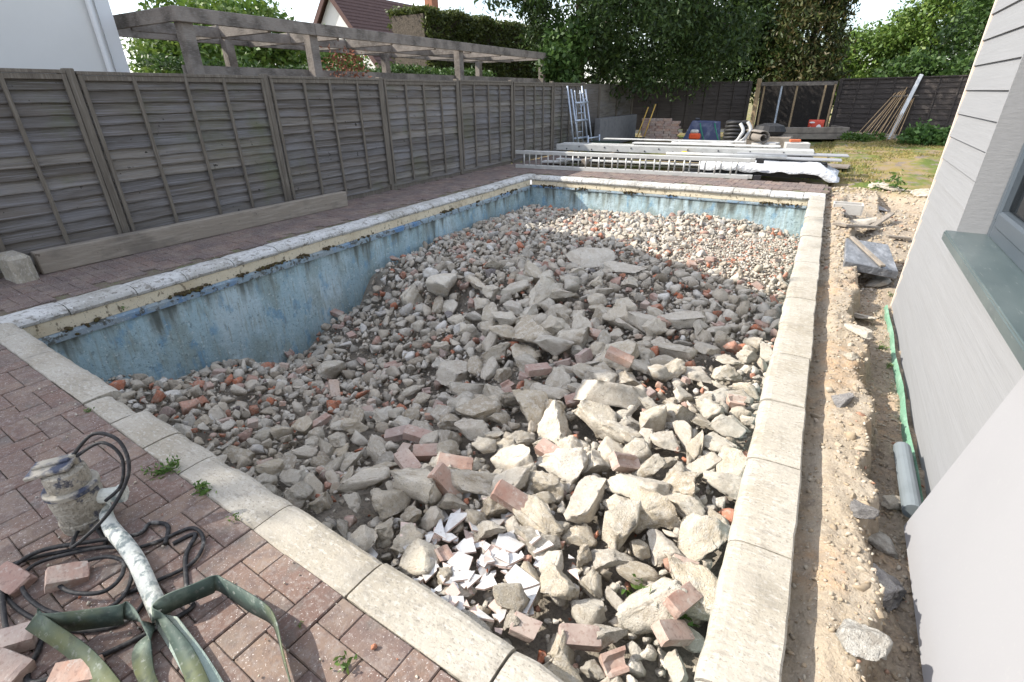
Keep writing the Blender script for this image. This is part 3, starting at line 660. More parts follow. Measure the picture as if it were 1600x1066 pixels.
for sgn, hy in ((1, HY1), (-1, HY0)):
    sl_ = (APX-EAV)/abs(hy); e = hy+sgn*.3; ze = EAV-.3*sl_+.1
    MB().add([(.17, 0, APX+.1), (.17, e, ze), (-9.2, e, ze), (-9.2, 0, APX+.1), (.17, 0, APX+.2), (.17, e, ze+.1), (-9.2, e, ze+.1), (-9.2, 0, APX+.2)],
             [(0, 1, 2, 3), (7, 6, 5, 4), (0, 4, 5, 1), (1, 5, 6, 2), (2, 6, 7, 3)]).build('roof', m_roof, wh)
MB().box((.012, HY1-.06, 2.4), (.03, .16, 5.0)).build('corner_board', m_whitetrim, wh)
MB().tube([(.06, HY1-.22, 0), (.06, HY1-.22, 4.9)], .034, 12).build('downpipe', m_whitetrim, wh)

pg = thing('pergola', (-7, 4.17, 0), 'weathered grey timber pergola standing behind the left fence', 'pergola')
PGL, PGW, PT, PD = 9.95, 2.3, 2.40, .16
for X in (0, -PGW):
    for k, (y0, y1) in enumerate(((0, 2.02), (2.025, 6.0), (6.005, PGL))):
        MB().beam((X, y0-(.06 if k == 0 else 0), PT-PD/2), (X, y1, PT-PD/2), .055, PD).build('beam', m_perg, pg, bevel=.006)
    for y in (.1, 2.02, 5.9, PGL-.12):
        MB().box((X-.11 if X == 0 else X+.11, y, (PT-PD-.0)/2+.04), (.15, .15, PT-PD+.08)).build('post', m_perg, pg, bevel=.008)
MB().beam((-.03, -.033, PT-PD/2), (-PGW+.03, -.033, PT-PD/2), .05, PD-.003).build('beam', m_perg, pg, bevel=.006)
MB().beam((-.03, PGL-.03, PT-PD/2), (-PGW+.03, PGL-.03, PT-PD/2), .05, PD-.003).build('beam', m_perg, pg, bevel=.006)
MB().beam((-PGW/2, .01, PT-.12), (-PGW/2, PGL-.06, PT-.12), .05, .14).build('beam', m_perg, pg, bevel=.006)
for k in range(7):
    y = 1.25+k*1.25
    for x0, x1 in ((-.03, -PGW/2+.026), (-PGW/2-.026, -PGW+.03)):
        MB().beam((x0, y, PT-.10), (x1, y, PT-.10), .05, .16).build('rafter', m_perg, pg, bevel=.006)
MB().beam((-.2, .0, 1.74), (-.2, PGL, 1.74), .03, .1).build('rail', m_perg, pg)

fhp = thing('brown_roofed_house', (-19.8, 18.7, 0), 'cream gabled house with brown tiled roof beyond the hedge', 'house')
RX0 = 2.8; RZ = 5.65; EZ = 2.3; RL = 7.7
MB().add([(-2.8, .2, 0), (2.4, .2, 0), (2.4, .2, EZ), (-.2, .2, RZ-.2), (-2.8, .2, EZ), (-2.8, RL, 0), (2.4, RL, 0), (2.4, RL, EZ), (-.2, RL, RZ-.2), (-2.8, RL, EZ)],
         [(0, 1, 2, 3, 4), (9, 8, 7, 6, 5), (1, 6, 7, 2), (0, 4, 9, 5)]).build('wall', m_render, fhp)
def roofslope(s, nm):
    mb = MB(); rows = 24; L_ = math.hypot(RX0, RZ-EZ)
    for r in range(rows):
        t0, t1 = r/rows, (r+1)/rows+.012
        x0, z0 = -.2+s*(RX0+.2)*t0, RZ-(RZ-EZ+.2)*t0; x1, z1 = -.2+s*(RX0+.2)*t1, RZ-(RZ-EZ+.2)*t1
        mb.add([(x0, 0, z0+.01), (x0, RL+.2, z0+.01), (x1, RL+.2, z1+.05), (x1, 0, z1+.05), (x1, RL+.2, z1-.03), (x1, 0, z1-.03), (x0, 0, z0-.08), (x0, RL+.2, z0-.08)], [(0, 1, 2, 3), (3, 2, 4, 5), (5, 4, 7, 6), (0, 3, 5, 6)])
    return mb.build(nm, m_roof, fhp)
r1 = roofslope(1, 'roof'); roofslope(-1, 'roof')
MB().beam((-.2, -.04, RZ-.1), (2.8, -.04, EZ-.3), .06, .2).beam((-.2, -.04, RZ-.1), (-3.2, -.04, EZ-.3), .06, .2).build('bargeboard', m_roof, fhp)
MB().box((-.1, 7.2, RZ+.5), (.5, .55, 1.8)).box((-.1, 7.2, RZ+1.45), (.62, .67, .1)).build('chimney', m_brickwall, r1)

# ------------------------------------------------------------------ foliage
def leaves(centres, n, size, seed, spread, aspect=.5, droop=.0):
    r = np.random.default_rng(seed)
    idx = r.integers(0, len(centres), n)
    c = centres[idx]+r.normal(0, 1, (n, 3))*spread
    s = size*r.uniform(.6, 1.3, n)[:, None]
    a = r.normal(0, 1, (n, 3)); a[:, 2] -= droop; a /= np.linalg.norm(a, axis=1)[:, None]
    t = r.normal(0, 1, (n, 3)); b = np.cross(a, t); b /= np.linalg.norm(b, axis=1)[:, None]
    nn = np.cross(a, b)
    v = np.empty((n, 4, 3)); v[:, 0] = c-a*s*.5; v[:, 1] = c+b*s*aspect*.5+nn*s*.08; v[:, 2] = c+a*s*.5; v[:, 3] = c-b*s*aspect*.5+nn*s*.08
    f = np.arange(n*4).reshape(n, 4)
    return v.reshape(-1, 3), f
def crown_centres(blobs, ncl, seed, shell=.55):
    r = np.random.default_rng(seed); out = []
    w = np.array([b[3]*b[4]*b[5] for b in blobs])**.67; w /= w.sum()
    for k, b in enumerate(blobs):
        m_ = max(3, int(ncl*w[k])); d = r.normal(0, 1, (m_, 3)); d /= np.linalg.norm(d, axis=1)[:, None]
        rad = shell+(1-shell)*r.random(m_)**.6
        out.append(np.array(b[:3])+d*rad[:, None]*np.array(b[3:6]))
    return np.concatenate(out)
def tree(name, base, blobs, ncl, nleaf, size, spread, mt, label, seed, cat='tree', trunk_r=.16, group=None, aspect=.5, droop=0, trunk_top=None, nlimb=9):
    bx, by = base
    t = thing(name, (bx, by, 0), label, cat, group)
    b2 = [(b[0]-bx, b[1]-by, *b[2:]) for b in blobs]
    cc = crown_centres(b2, ncl, seed)
    v, f = leaves(cc, nleaf, size, seed+1, spread, aspect, droop)
    link('crown', mesh_from('crown', v, f, mt), t)
    top = trunk_top or max(b[2] for b in b2)
    mb = MB(); r = random.Random(seed)
    tr = spline([(0, 0, -.1), (.08, .05, top*.35), (-.05, .1, top*.7), (.05, 0, top)], 5)
    mb.tube(tr, [trunk_r*(1-.75*i/(len(tr)-1)) for i in range(len(tr))], 10)
    mb.build('trunk', m_bark, t, smooth=True)
    for k in range(nlimb):
        s = tr[int(len(tr)*(.3+.6*k/nlimb))]; e = cc[r.randrange(len(cc))]
        md = (Vector(s)+Vector(e))/2+Vector((0, 0, .25))
        MB().tube(spline([s, md, e], 4), [trunk_r*.4*(1-.1*i) for i in range(9)], 6).build('limb', m_bark, t, smooth=True)
    return t
# dark spreading tree over the far left corner
tree('ash_tree', (-7.6, 17.5), [(-7.2, 16.6, 4.0, 2.0, 2.2, 2.3), (-5.4, 17.6, 3.6, 2.0, 2.0, 2.2), (-3.9, 19.2, 4.2, 1.9, 1.8, 2.3), (-6.0, 16.4, 6.0, 2.4, 2.2, 1.8), (-4.0, 18.4, 6.2, 2.2, 2.2, 1.8), (-5.9, 17.2, 2.1, 1.0, 1.0, .8), (-4.3, 20.4, 2.6, 1.4, 1.2, 1.2), (-8.6, 15.4, 5.2, 1.8, 1.6, 1.6)], 620, 52000, .17, .24, m_lf_dark, 'tall dark green tree hanging over the fence behind the leaning scaffold frame', 21, droop=.7, aspect=.36, trunk_r=.22)
tree('broadleaf_tree', (-4.2, 26.5), [(-4.6, 26, 4.4, 2.4, 1.8, 2.9), (-3.0, 26, 4.4, 1.8, 1.8, 2.8), (-3.6, 26.5, 7.0, 2.2, 2.0, 2.0), (-6.2, 26, 5.6, 2.4, 2.0, 2.6), (-3.4, 25.3, 2.2, 2.6, 1.2, 1.0), (-6.6, 25.4, 2.4, 2.0, 1.2, 1.2), (-8.6, 25.6, 3.6, 2.2, 1.4, 2.4)], 760, 56000, .19, .26, m_lf_dark, 'dense dark green tree behind the netted pen', 33, trunk_r=.25)
tree('bronze_tree', (-1.2, 25.2), [(-1.4, 25, 3.2, 1.4, 1.3, 2.0), (-1.3, 25, 5.2, 1.4, 1.3, 1.8), (-1.7, 25.2, 6.6, 1.3, 1.2, 1.4), (-1.1, 24.6, 2.0, 1.2, .8, .8)], 420, 30000, .20, .2, m_lf_red, 'bronze tinged evergreen with pointed leaves left of the gap of sky', 44, droop=.9, aspect=.34)
tree('lime_tree', (1.6, 34), [(.9, 33.6, 2.3, 1.9, 1.8, 1.7), (2.6, 34, 3.4, 1.3, 1.6, 1.5), (-.4, 33, 2.0, 1.4, 1.2, 1.1), (3.6, 34, 4.0, 1.4, 1.6, 1.8)], 420, 30000, .2, .26, m_lf_lime, 'bright lime green tree below the gap of sky', 55)
tree('oak_tree', (5.6, 27.5), [(4.2, 26.5, 3.2, 1.3, 1.5, 1.6), (5.1, 27, 5.0, 1.6, 1.8, 2.2), (8.2, 27, 5.0, 2.4, 2.0, 2.8), (7.2, 27, 7.6, 2.6, 2.0, 1.8), (6.8, 25.6, 2.4, 2.6, 1.3, 1.2), (10, 27, 4.4, 2.2, 2, 3.0)], 640, 50000, .18, .26, m_lf_mid, 'large rich green tree filling the upper right beside the house', 66, trunk_r=.25)
tree('young_maple', (4.8, 23.4), [(4.3, 23.3, 1.7, 1.3, .7, .7), (6.0, 22.6, 1.9, 1.3, .7, .8), (2.2, 24.3, 1.7, 1.2, .7, .7), (7.2, 22, 2.0, 1.1, .7, .9)], 260, 13000, .15, .16, m_lf_mid, 'low leafy growth just showing above the right back fence', 77, cat='shrub', trunk_r=.05, aspect=.7, nlimb=4)
tree('laburnum_tree', (-12.5, 8.6), [(-12.4, 8.0, 2.4, 1.0, 1.5, 1.0), (-12.6, 9.2, 2.6, 1.0, 1.0, .9), (-11.8, 7.4, 1.9, 1.0, 1.1, .8), (-12.3, 11.2, 1.9, .9, 1.4, .8)], 360, 22000, .14, .2, m_lf_lime, 'sunny yellow green tree seen through the near end of the pergola', 88, trunk_r=.12)
tree('distant_tree', (-20, 12.6), [(-19.5, 12.6, 3.6, 1.3, 1.2, 1.1), (-20.4, 11.4, 2.6, 1.2, 1.1, 1.2)], 160, 7000, .14, .2, m_lf_lime, 'pale small tree far behind the left corner of the pergola', 99, trunk_r=.1, nlimb=4)
tree('climbing_shrub', (-6.9, 14.9), [(-6.8, 14.5, 2.0, .5, .7, .7), (-6.9, 15.2, 2.8, .6, .7, .7), (-6.6, 14.4, 1.6, .35, .4, .3)], 110, 4200, .16, .11, m_lf_mid, 'pale leaved climber at the far end post of the pergola', 111, cat='shrub', trunk_r=.04, aspect=.65, nlimb=4)
tree('dry_climber', (-7.15, 6.9), [(-7.2, 6.9, 1.8, .2, .35, .25)], 40, 420, .07, .1, m_dry, 'dry reddish climber by the second pergola post', 113, cat='shrub', trunk_r=.012, aspect=.4, nlimb=6)
tree('birch_tree', (-11.6, -4.6), [(-10.9, -3.0, 6.5, .9, .7, .7), (-10.0, -3.3, 6.5, .7, .55, .6), (-9.9, -2.5, 6.6, .6, .55, .6), (-11.6, -3.6, 6.6, .9, .8, .7), (-12.2, -2.2, 6.6, .9, .9, .7)], 150, 9000, .12, .14, m_lf_mid, 'leafy tree beside the white house', 123, trunk_r=.13)
# clipped hedge behind the pergola and a lower hedge inside it
def hedge(name, a, b, w, h, n, mt, label, seed, size=.11):
    a, b = np.array(a, float), np.array(b, float); d = b-a; L_ = np.linalg.norm(d); d /= L_; nrm = np.array([d[1], -d[0]])
    r = np.random.default_rng(seed); u = r.random(n)*L_; face = r.random(n)
    off = np.where(face < .55, w/2, np.where(face < .62, -w/2, (r.random(n)-.5)*w)); z = np.where(face < .62, r.random(n)*h, h)
    jit = np.array([noise.noise(Vector((float(x)*1.3, float(q)*1.3, seed))) for x, q in zip(u, z)])
    c = np.stack([d[0]*u+nrm[0]*(off+.14*jit), d[1]*u+nrm[1]*(off+.14*jit), z+.16*jit*(z > h-.05)], 1)
    v, f = leaves(c, n, size, seed+1, .05, .42)
    # map one leaf per centre
    t = thing(name, (a[0], a[1], 0), label, 'hedge')
    link('foliage', mesh_from('foliage', v, f, mt), t)
    cx = d*L_/2; ang = math.atan2(d[1], d[0])
    MB().box((cx[0], cx[1], h/2-.08), (L_-.1, w-.22, h-.1), Matrix.Rotation(ang, 3, 'Z')).build('twiggy_core', m_bark, t)
    return t
hedge('conifer_hedge', (-12.6, 15.0), (-12.2, 25.6), 1.6, 3.9, 50000, m_lf_hedge, 'tall clipped conifer hedge behind the far end of the pergola', 5, .13)
hedge('low_hedge', (-10.6, 5.5), (-9.9, 15.5), .8, 1.95, 16000, m_lf_mid, 'lower leafy hedge behind the pergola posts', 6, .11)

# ------------------------------------------------------------------ rubble in the pool
CP = np.array([(-4.6, 1.2, -.60), (-4.6, 2.0, -.88), (-4.6, 3.0, -1.22), (-4.6, 3.9, -1.0), (-4.6, 4.7, -.56), (-4.6, 6.2, -.5), (-4.6, 8.2, -.52),
 (-3.6, 8.6, -.54), (-2.4, 8.6, -.5), (-1.4, 8.6, -.42), (-.9, 8.6, -.44), (-.3, 8.6, -.5), (-.05, 8.5, -.62), (-.1, 7.4, -.42), (-.1, 6, -.36), (-.1, 4, -.32), (-.1, 2, -.32), (-.1, 1, -.34),
 (-.3, .85, -.30), (-.8, .95, -.26), (-1.5, 1.05, -.36), (-2.2, 1.05, -.46), (-3, 1.05, -.54), (-4, 1.1, -.58), (-2.6, 4.6, -.42), (-2.5, 2.6, -.85), (-1.2, 2.0, -.42), (-1.5, 3.4, -.5),
 (-3.4, 4.7, -.46), (-3.6, 3.0, -1.15), (-3.2, 2.0, -.86), (-2.2, 1.7, -.66), (-1.0, 1.3, -.32), (-2, 6.5, -.42), (-3.5, 6.5, -.45), (-.8, 5.5, -.38), (-.7, 3.0, -.36), (-2.9, 3.8, -.72)])
def hf(x, y):
    d2 = (CP[:, 0]-x)**2+(CP[:, 1]-y)**2+.03; w = d2**-1.6
    return float((w*CP[:, 2]).sum()/w.sum())+.05*nz(x*1.3, y*1.3, 4)
def fine(x, y): return min(1, 1.25*math.exp(-((x+.5)/1.15)**2-((y-6.9)/1.5)**2))
HX, HYs = np.linspace(-4.75, .1, 98), np.linspace(.6, 8.9, 167)
HG = np.array([[hf(x, y) for x in HX] for y in HYs])
def hq(x, y):
    fx = (x-HX[0])/(HX[1]-HX[0]); fy = (y-HYs[0])/(HYs[1]-HYs[0])
    i = min(max(int(fx), 0), len(HX)-2); j = min(max(int(fy), 0), len(HYs)-2); a, b = fx-i, fy-j
    return HG[j, i]*(1-a)*(1-b)+HG[j, i+1]*a*(1-b)+HG[j+1, i]*(1-a)*b+HG[j+1, i+1]*a*b
def hit(px, py):                                       # spot of the photo on the rubble surface
    z = -.4
    for _ in range(12):
        p = G(px, py, z); z = .5*z+.5*hq(min(max(p[0], -4.7), .05), min(max(p[1], .65), 8.8))
    return G(px, py, z)
bv = []; bf = []
for j, y in enumerate(HYs):
    for i, x in enumerate(HX): bv.append((x, max(y, y_in(x)-.02), HG[j, i]-.10+.065*fine(x, y)+.03*nz(x*7, y*7)+.015*nz(x*20, y*20)))
for j in range(len(HYs)-1):
    for i in range(len(HX)-1): q = j*len(HX)+i; bf.append((q, q+1, q+1+len(HX), q+len(HX)))
bed = link('rubble_bed', mesh_from('rubble_bed', bv, bf, m_bed, True)); tag(bed, 'gritty crushed fill under the broken concrete in the pool', 'rubble', kind='stuff')

def ico(sub):
    bm = bmesh.new(); bmesh.ops.create_icosphere(bm, subdivisions=sub, radius=1)
    v = np.array([q.co[:] for q in bm.verts]); f = np.array([[q.index for q in p.verts] for p in bm.faces]); bm.free(); return v, f
ICO = {k: ico(k) for k in (1, 2, 3, 4)}
def rock(sub, seed, flat=1.0, planes=11, rough=.05):
    r = np.random.default_rng(seed); v, f = ICO[sub]; v = v.copy()
    for k in range(planes):
        n_ = r.normal(0, 1, 3); n_ /= np.linalg.norm(n_); d = r.uniform(.34, .66)
        h = v@n_-d; v -= np.clip(h, 0, None)[:, None]*n_
    if flat < 1:
        v[:, 2] = np.clip(v[:, 2], -flat, flat)
    if rough:
        v /= np.abs(v).max(); v = np.array([q*(1+rough*1.2*noise.noise(Vector(q*2.3)+Vector((seed, 0, 0)))+rough*noise.noise(Vector(q*6)+Vector((0, seed, 0)))-rough*.9*abs(noise.noise(Vector(q*11)+Vector((0, seed, 3))))+rough*.45*noise.noise(Vector(q*24)+Vector((0, 4, seed)))) for q in v])
    v -= (v.max(0)+v.min(0))/2; v /= np.abs(v).max()
    return v, f
chunkM = []
for k in range(22):
    v, f = rock(4 if k < 14 else 3, 100+k, flat=(.34 if k % 3 == 0 else .62 if k % 3 == 1 else 1), planes=9+k % 6, rough=(.10, .16, .13)[k % 3])
    chunkM.append(mesh_from('chunk', v, f, m_conc))
slabM = []
for k in range(6):                                     # flat pieces: smooth cast top, ragged sides
    v, f = rock(4, 300+k, flat=.28, planes=10, rough=.085); slabM.append(mesh_from('slab', v, f, m_slab))
small = [rock(2, 500+k, flat=(.42 if k % 2 else 1), planes=12, rough=.12) for k in range(24)]
tiny = [rock(1, 700+k, planes=6, rough=0) for k in range(10)]
def in_pool(x, y, r):
    return XLi+.0+r*.8 < x < XRi+.03-r*.75 and y_in(x)+r*.6 < y < YFi-r*.7
# size wanted at a spot
def big(x, y):
    c = math.exp(-((x+1.0)/1.25)**2-((y-2.2)/1.5)**2)+.85*math.exp(-((x+1.9)/1.2)**2-((y-4.2)/1.1)**2)+.5*math.exp(-((x+3.0)/1.0)**2-((y-4.3)/1.0)**2)
    fine = math.exp(-((x+.6)/1.1)**2-((y-7.0)/1.4)**2)
    return max(0, min(1, c*1.05))*(1-.9*fine)
grid = {}
def ok(x, y, r, f=.8):
    ci, cj = int(x/.25), int(y/.25)
    for a in range(ci-2, ci+3):
        for b in range(cj-2, cj+3):
            for (X, Y, R_) in grid.get((a, b), ()):
                if (X-x)**2+(Y-y)**2 < (f*(R_+r))**2: return False
    return True
def put(x, y, r): grid.setdefault((int(x/.25), int(y/.25)), []).append((x, y, r))
def zone(x, y):
    if y > 6.2: return 'at the far end of the pool' if x < -1.6 else 'beside the fine gravel slope'
    if x < -2.6 and y < 3.0: return 'in the shaded hollow by the near left coping'
    if x < -3.0: return 'on the bank against the left blue wall'
    if x > -1.1 and y < 2.6: return 'in the sunny rubble by the near right coping'
    if x > -1.1: return 'in the sunny rubble beside the long right coping'
    if y < 2.4: return 'between the tile heap and the hollow'
    return 'in the middle of the rubble heap'
def place_chunk(x, y, r, me, name='concrete_chunk', label=None, cat='rubble', lift=.15, tilt=.5, sc=None, rz=None, group=None):
    o = link(name, me); s = sc or (r*random.uniform(.9, 1.4), r*random.uniform(.65, 1.05), r*random.uniform(.5, .95))
    o.scale = s; o.rotation_euler = (random.uniform(-tilt, tilt), random.uniform(-tilt, tilt), random.uniform(0, 6.28) if rz is None else rz)
    o.location = (x, y, hq(x, y)+r*lift); tag(o, label, cat, group); return o
# the pieces one can pick out by eye
heroes = [  # px, py, half width px, mesh, (sx,sy,sz), label
 (948, 628, 52, 's', (1, .85, .8), 'large tilted concrete slab with a sheer grey side, below the upright brick'),
 (868, 676, 40, 'c2', (1, .9, .95), 'blocky yellowish concrete lump in front of the tilted slab'),
 (850, 768, 30, 'c4', (.75, 1.1, .9), 'upright oval chunk with ribbed pale face left of the broad buff slab'),
 (916, 795, 48, 's', (1, 1.2, .8), 'broad buff slab with a small block lying on its top edge'),
 (995, 772, 46, 's', (1.1, .85, .8), 'wedge shaped pale slab pointing left, right of the broad buff slab'),
 (1058, 768, 34, 'c5', (1, 1, .9), 'rounded pale lump touching the wedge shaped slab'),
 (1068, 800, 38, 'c0', (1.2, .7, .6), 'long flat piece lying under the rounded pale lump'),
 (828, 536, 36, 'c8', (1, 1, .8), 'big rounded boulder of concrete left of its brown sided twin'),
 (896, 538, 38, 'c11', (1.1, .9, .8), 'big boulder with a brown crumbling side in the middle of the heap'),
 (690, 456, 34, 'c14', (1.1, .9, .7), 'dark mossy chunk in the shade near the left wall'),
 (1010, 512, 30, 's', (1.2, .9, .9), 'bluish flat topped slab right of the middle of the heap'),
 (962, 572, 42, 'c5', (1.1, .9, .7), 'large whitish boulder carrying a half brick'),
 (714, 588, 32, 's', (1.1, .8, .8), 'smooth white slab lying flat in the shaded middle'),
 (925, 412, 36, 's', (1.3, 1, .35), 'wide grey slab lying flat in the band of shade'),
 (975, 428, 28, 's', (1.2, .9, .35), 'second grey slab right of the wide one in the band of shade'),
 (838, 818, 38, 'c1', (1.2, .75, .75), 'oblong block in front of the upright oval chunk'),
 (610, 792, 28, 'c8', (.9, 1.1, .9), 'pitted angular chunk in sun left of the tile heap'),
 (1092, 858, 46, 'c0', (1.3, .7, .8), 'long ribbed slab pressed towards the right coping'),
 (1078, 930, 46, 'c10', (1.05, 1.2, .85), 'large pale lump behind the young green weed'),
 (846, 468, 34, 'c2', (1.1, .9, .75), 'whitish boulder in the upper middle of the heap'),
 (858, 628, 32, 's', (1, .9, 1.2), 'grey block with a pink brick on its top'),
 (970, 690, 34, 'c7', (.85, 1.2, .8), 'dark sided layered chunk right of the yellowish lump'),
 (814, 692, 22, 'c1', (1.1, .7, .7), 'small squared grey block left of the yellowish lump'),
 (775, 795, 28, 'c13', (1, 1, 1), 'knobbly buff lump above the tile heap'),
 (1060, 655, 32, 'c11', (1.1, .9, .8), 'coarse pale lump near the row of orange fragments'),
 (925, 735, 28, 'c10', (1, 1, 1), 'round pitted lump left of the frogged brick'),
 (700, 690, 26, 'c2', (1.1, .9, .8), 'grey lump in shade left of the small squared block'),
 (1065, 510, 34, 's', (1.3, .8, .7), 'tilted flat piece near the right coping in half shade'),
 (520, 585, 26, 'c14', (1.1, .8, .7), 'grey chunk at the foot of the bank by the left wall'),
 (1020, 965, 40, 'c8', (.8, 1.3, .8), 'cracked long lump near the corner of the two copings'),
 (760, 640, 26, 'c9', (1, .9, .9), 'grey angular lump left of the grey block with the brick'),
 (1115, 700, 26, 'c9', (1, 1, .8), 'cream lump beside the right coping'),
 (640, 470, 26, 'c11', (1.1, .9, .8), 'brown grey chunk on the crest of the shaded bank'),
]
hero_n = 0; hero_pos = []
def short(l):
    for w in (' with', ' below', ' in ', ' left of', ' right of', ' touching', ' lying', ' carrying', ' near', ' beside', ' behind', ' at the', ' on the', ' pressed', ' pointing', ' above', ','): l = l.split(w)[0]
    return l
for px, py, hw, kind, sc, lab in heroes:
    p = hit(px, py); dist = np.linalg.norm(p-CAMP); r = hw*dist/F_PX*1.02
    me = slabM[hero_n % 6] if kind == 's' else chunkM[int(kind[1:])]
    x, y = p[0], min(p[1], 8.4)
    o = place_chunk(x, y, r, me, label=lab, lift=.28, tilt=.22 if kind == 's' else .3, sc=tuple(r*q for q in sc), name='concrete_slab' if kind == 's' else 'concrete_chunk', group='broken concrete in the pool')
    if 'tilted concrete' in lab or 'wedge' in lab: o.rotation_euler = (-.5, .25, .6)
    put(x, y, r*.72); hero_n += 1; hero_pos.append((x, y, short(lab)))
# bricks
def brick_mesh(seed, cut, frog):
    r = random.Random(seed); bm = bmesh.new(); bmesh.ops.create_cube(bm, size=1)
    for v in bm.verts: v.co = Vector((v.co.x*.215, v.co.y*.1025, v.co.z*.065))
    bmesh.ops.subdivide_edges(bm, edges=bm.edges[:], cuts=5, use_grid_fill=True)
    if frog:
        for v in bm.verts:
            if v.co.z > .03 and abs(v.co.x) < .075 and abs(v.co.y) < .03: v.co.z -= .02
    if cut:
        n_ = Vector((1, r.uniform(-.5, .5), r.uniform(-.5, .5))).normalized()
        geo = bmesh.ops.bisect_plane(bm, geom=bm.verts[:]+bm.edges[:]+bm.faces[:], plane_co=(r.uniform(-.03, .05), 0, 0), plane_no=n_, clear_outer=True)
        ed = [e for e in geo['geom_cut'] if isinstance(e, bmesh.types.BMEdge)]; bmesh.ops.holes_fill(bm, edges=ed)
    for v in bm.verts: v.co += Vector((nz(v.co.x*30+seed, v.co.y*30, v.co.z*30), nz(v.co.y*30, seed, v.co.z*30), nz(v.co.z*30, v.co.x*30, seed)))*.005
    for v in bm.verts:                                  # knocked corners and arrises
        e = sorted((abs(v.co.x)/.1075, abs(v.co.y)/.051, abs(v.co.z)/.0325))[1]
        if e > .8: v.co *= 1-(e-.8)*(.18+.5*max(0, nz(v.co.x*22+seed*3, v.co.y*22, v.co.z*22)))
    me = bpy.data.meshes.new('brick'); bm.to_mesh(me); bm.free(); me.materials.append(m_brick); return me
brickM = [brick_mesh(k, k % 3 != 0, k in (0, 4)) for k in range(9)]
seen = {}
def by_hero(x, y, what):                                # name a piece by the picked-out piece it lies next to
    hx, hy, nm = min(hero_pos, key=lambda q: (q[0]-x)**2+(q[1]-y)**2)
    dx, dy = x-hx, y-hy; rx, ry = dx*AR[0]+dy*AR[1], dx*AF[0]+dy*AF[1]
    side = ('right of' if rx > 0 else 'left of') if abs(rx) > abs(ry) else ('behind' if ry > 0 else 'in front of')
    k = seen.get((what, side, nm), 0); seen[(what, side, nm)] = k+1
    return '%s %s%s the %s' % (what, ('', *[w+' out ' for w in 'next third fourth fifth sixth seventh eighth ninth tenth eleventh twelfth thirteenth fourteenth fifteenth sixteenth seventeenth eighteenth nineteenth twentieth'.split()])[min(k, 19)], side, nm)
def place_brick(x, y, k, label, rot=None, lift=.03, name='clay_brick', z=None, group='loose bricks in the rubble'):
    o = link(name, brickM[k]); o.location = (x, y, (hq(x, y) if z is None else z)+lift)
    o.rotation_euler = rot or (random.uniform(-.5, .5), random.uniform(-.5, .5), random.uniform(0, 6.28)); tag(o, label, 'brick', group); return o
hb_ = [(912, 572, 6, (1.2, .1, 1.5), .08, 'reddish brick standing on end beside the whitish boulder'), (840, 604, 3, (.1, .1, .9), .14, 'pink brick lying on top of the grey block'),
 (965, 590, 3, (.1, .3, .1), .16, 'half brick lying on the large whitish boulder'), (975, 738, 0, (.5, .5, 1.0), .06, 'brick with its open frog facing up right of the pitted lump'),
 (862, 722, 3, (.3, .1, -.2), .06, 'buff brick lying level above the upright oval chunk'), (452, 556, 0, (.1, .05, -.3), .04, 'dark grey brick at the foot of the left blue wall'),
 (526, 495, 3, (.2, .3, .3), .05, 'weathered brick at the top of the bank against the left wall'), (655, 690, 3, (.1, .2, .3), .05, 'pink brick in the shaded row left of the middle'),
 (625, 688, 6, (.1, -.2, .6), .05, 'second pink brick in the shaded row'), (672, 718, 3, (.3, .1, .7), .05, 'mauve brick lying tilted in half sun'), (640, 738, 6, (.1, .1, -.4), .06, 'brown brick just left of the tilted mauve one'),
 (712, 740, 3, (.3, .2, .5), .06, 'buff brick below the tilted mauve one'), (1100, 985, 3, (.3, .2, 1.2), .10, 'pink brick wedged upright in the corner by the right coping'), (1085, 1030, 6, (.2, .5, .9), .08, 'pale pink half brick at the very corner of the copings'),
 (1075, 905, 1, (.3, .2, .2), .05, 'small red brick end close to the right coping'), (1160, 640, 4, (.1, .1, .3), .04, 'bright orange brick end by the right coping'), (930, 530, 6, (.4, .1, .1), .04, 'purple brick between the two big boulders'),
 (1040, 515, 7, (.1, .4, .7), .06, 'dark red brick end on the bluish slab'), (800, 800, 6, (.3, .5, .2), .08, 'buff brick end behind the knobbly lump'), (700, 775, 6, (.2, .9, .2), .08, 'pale brick standing up at the back of the tile heap'),
 (745, 480, 8, (.3, .2, .5), .04, 'brown brick end near the mossy chunk'), (905, 1010, 6, (.2, .1, .5), .05, 'pink brick piece near the bottom edge of the pool'), (830, 1000, 7, (.1, .2, .2), .05, 'pale pink brick piece against the near coping')]
for px, py, k, rot, lf, lab in hb_:
    p = hit(px, py); x, y = min(p[0], -.09), min(max(p[1], y_in(p[0])+.11), 8.4); place_brick(x, y, k, lab, rot, lf).scale = [.68 if py > 900 else .85]*3; put(x, y, .05)
bcount = 0
while bcount < 80:
    x, y = random.uniform(-4.5, -.12), random.uniform(1.0, 6.6)
    if not in_pool(x, y, .1) or not ok(x, y, .05, .8): continue
    place_brick(x, y, random.choice((1, 2, 4, 5, 7, 8, 1, 2, 3)), by_hero(x, y, 'broken clay brick')).scale = [random.uniform(.45, .85)]*3; put(x, y, .055); bcount += 1
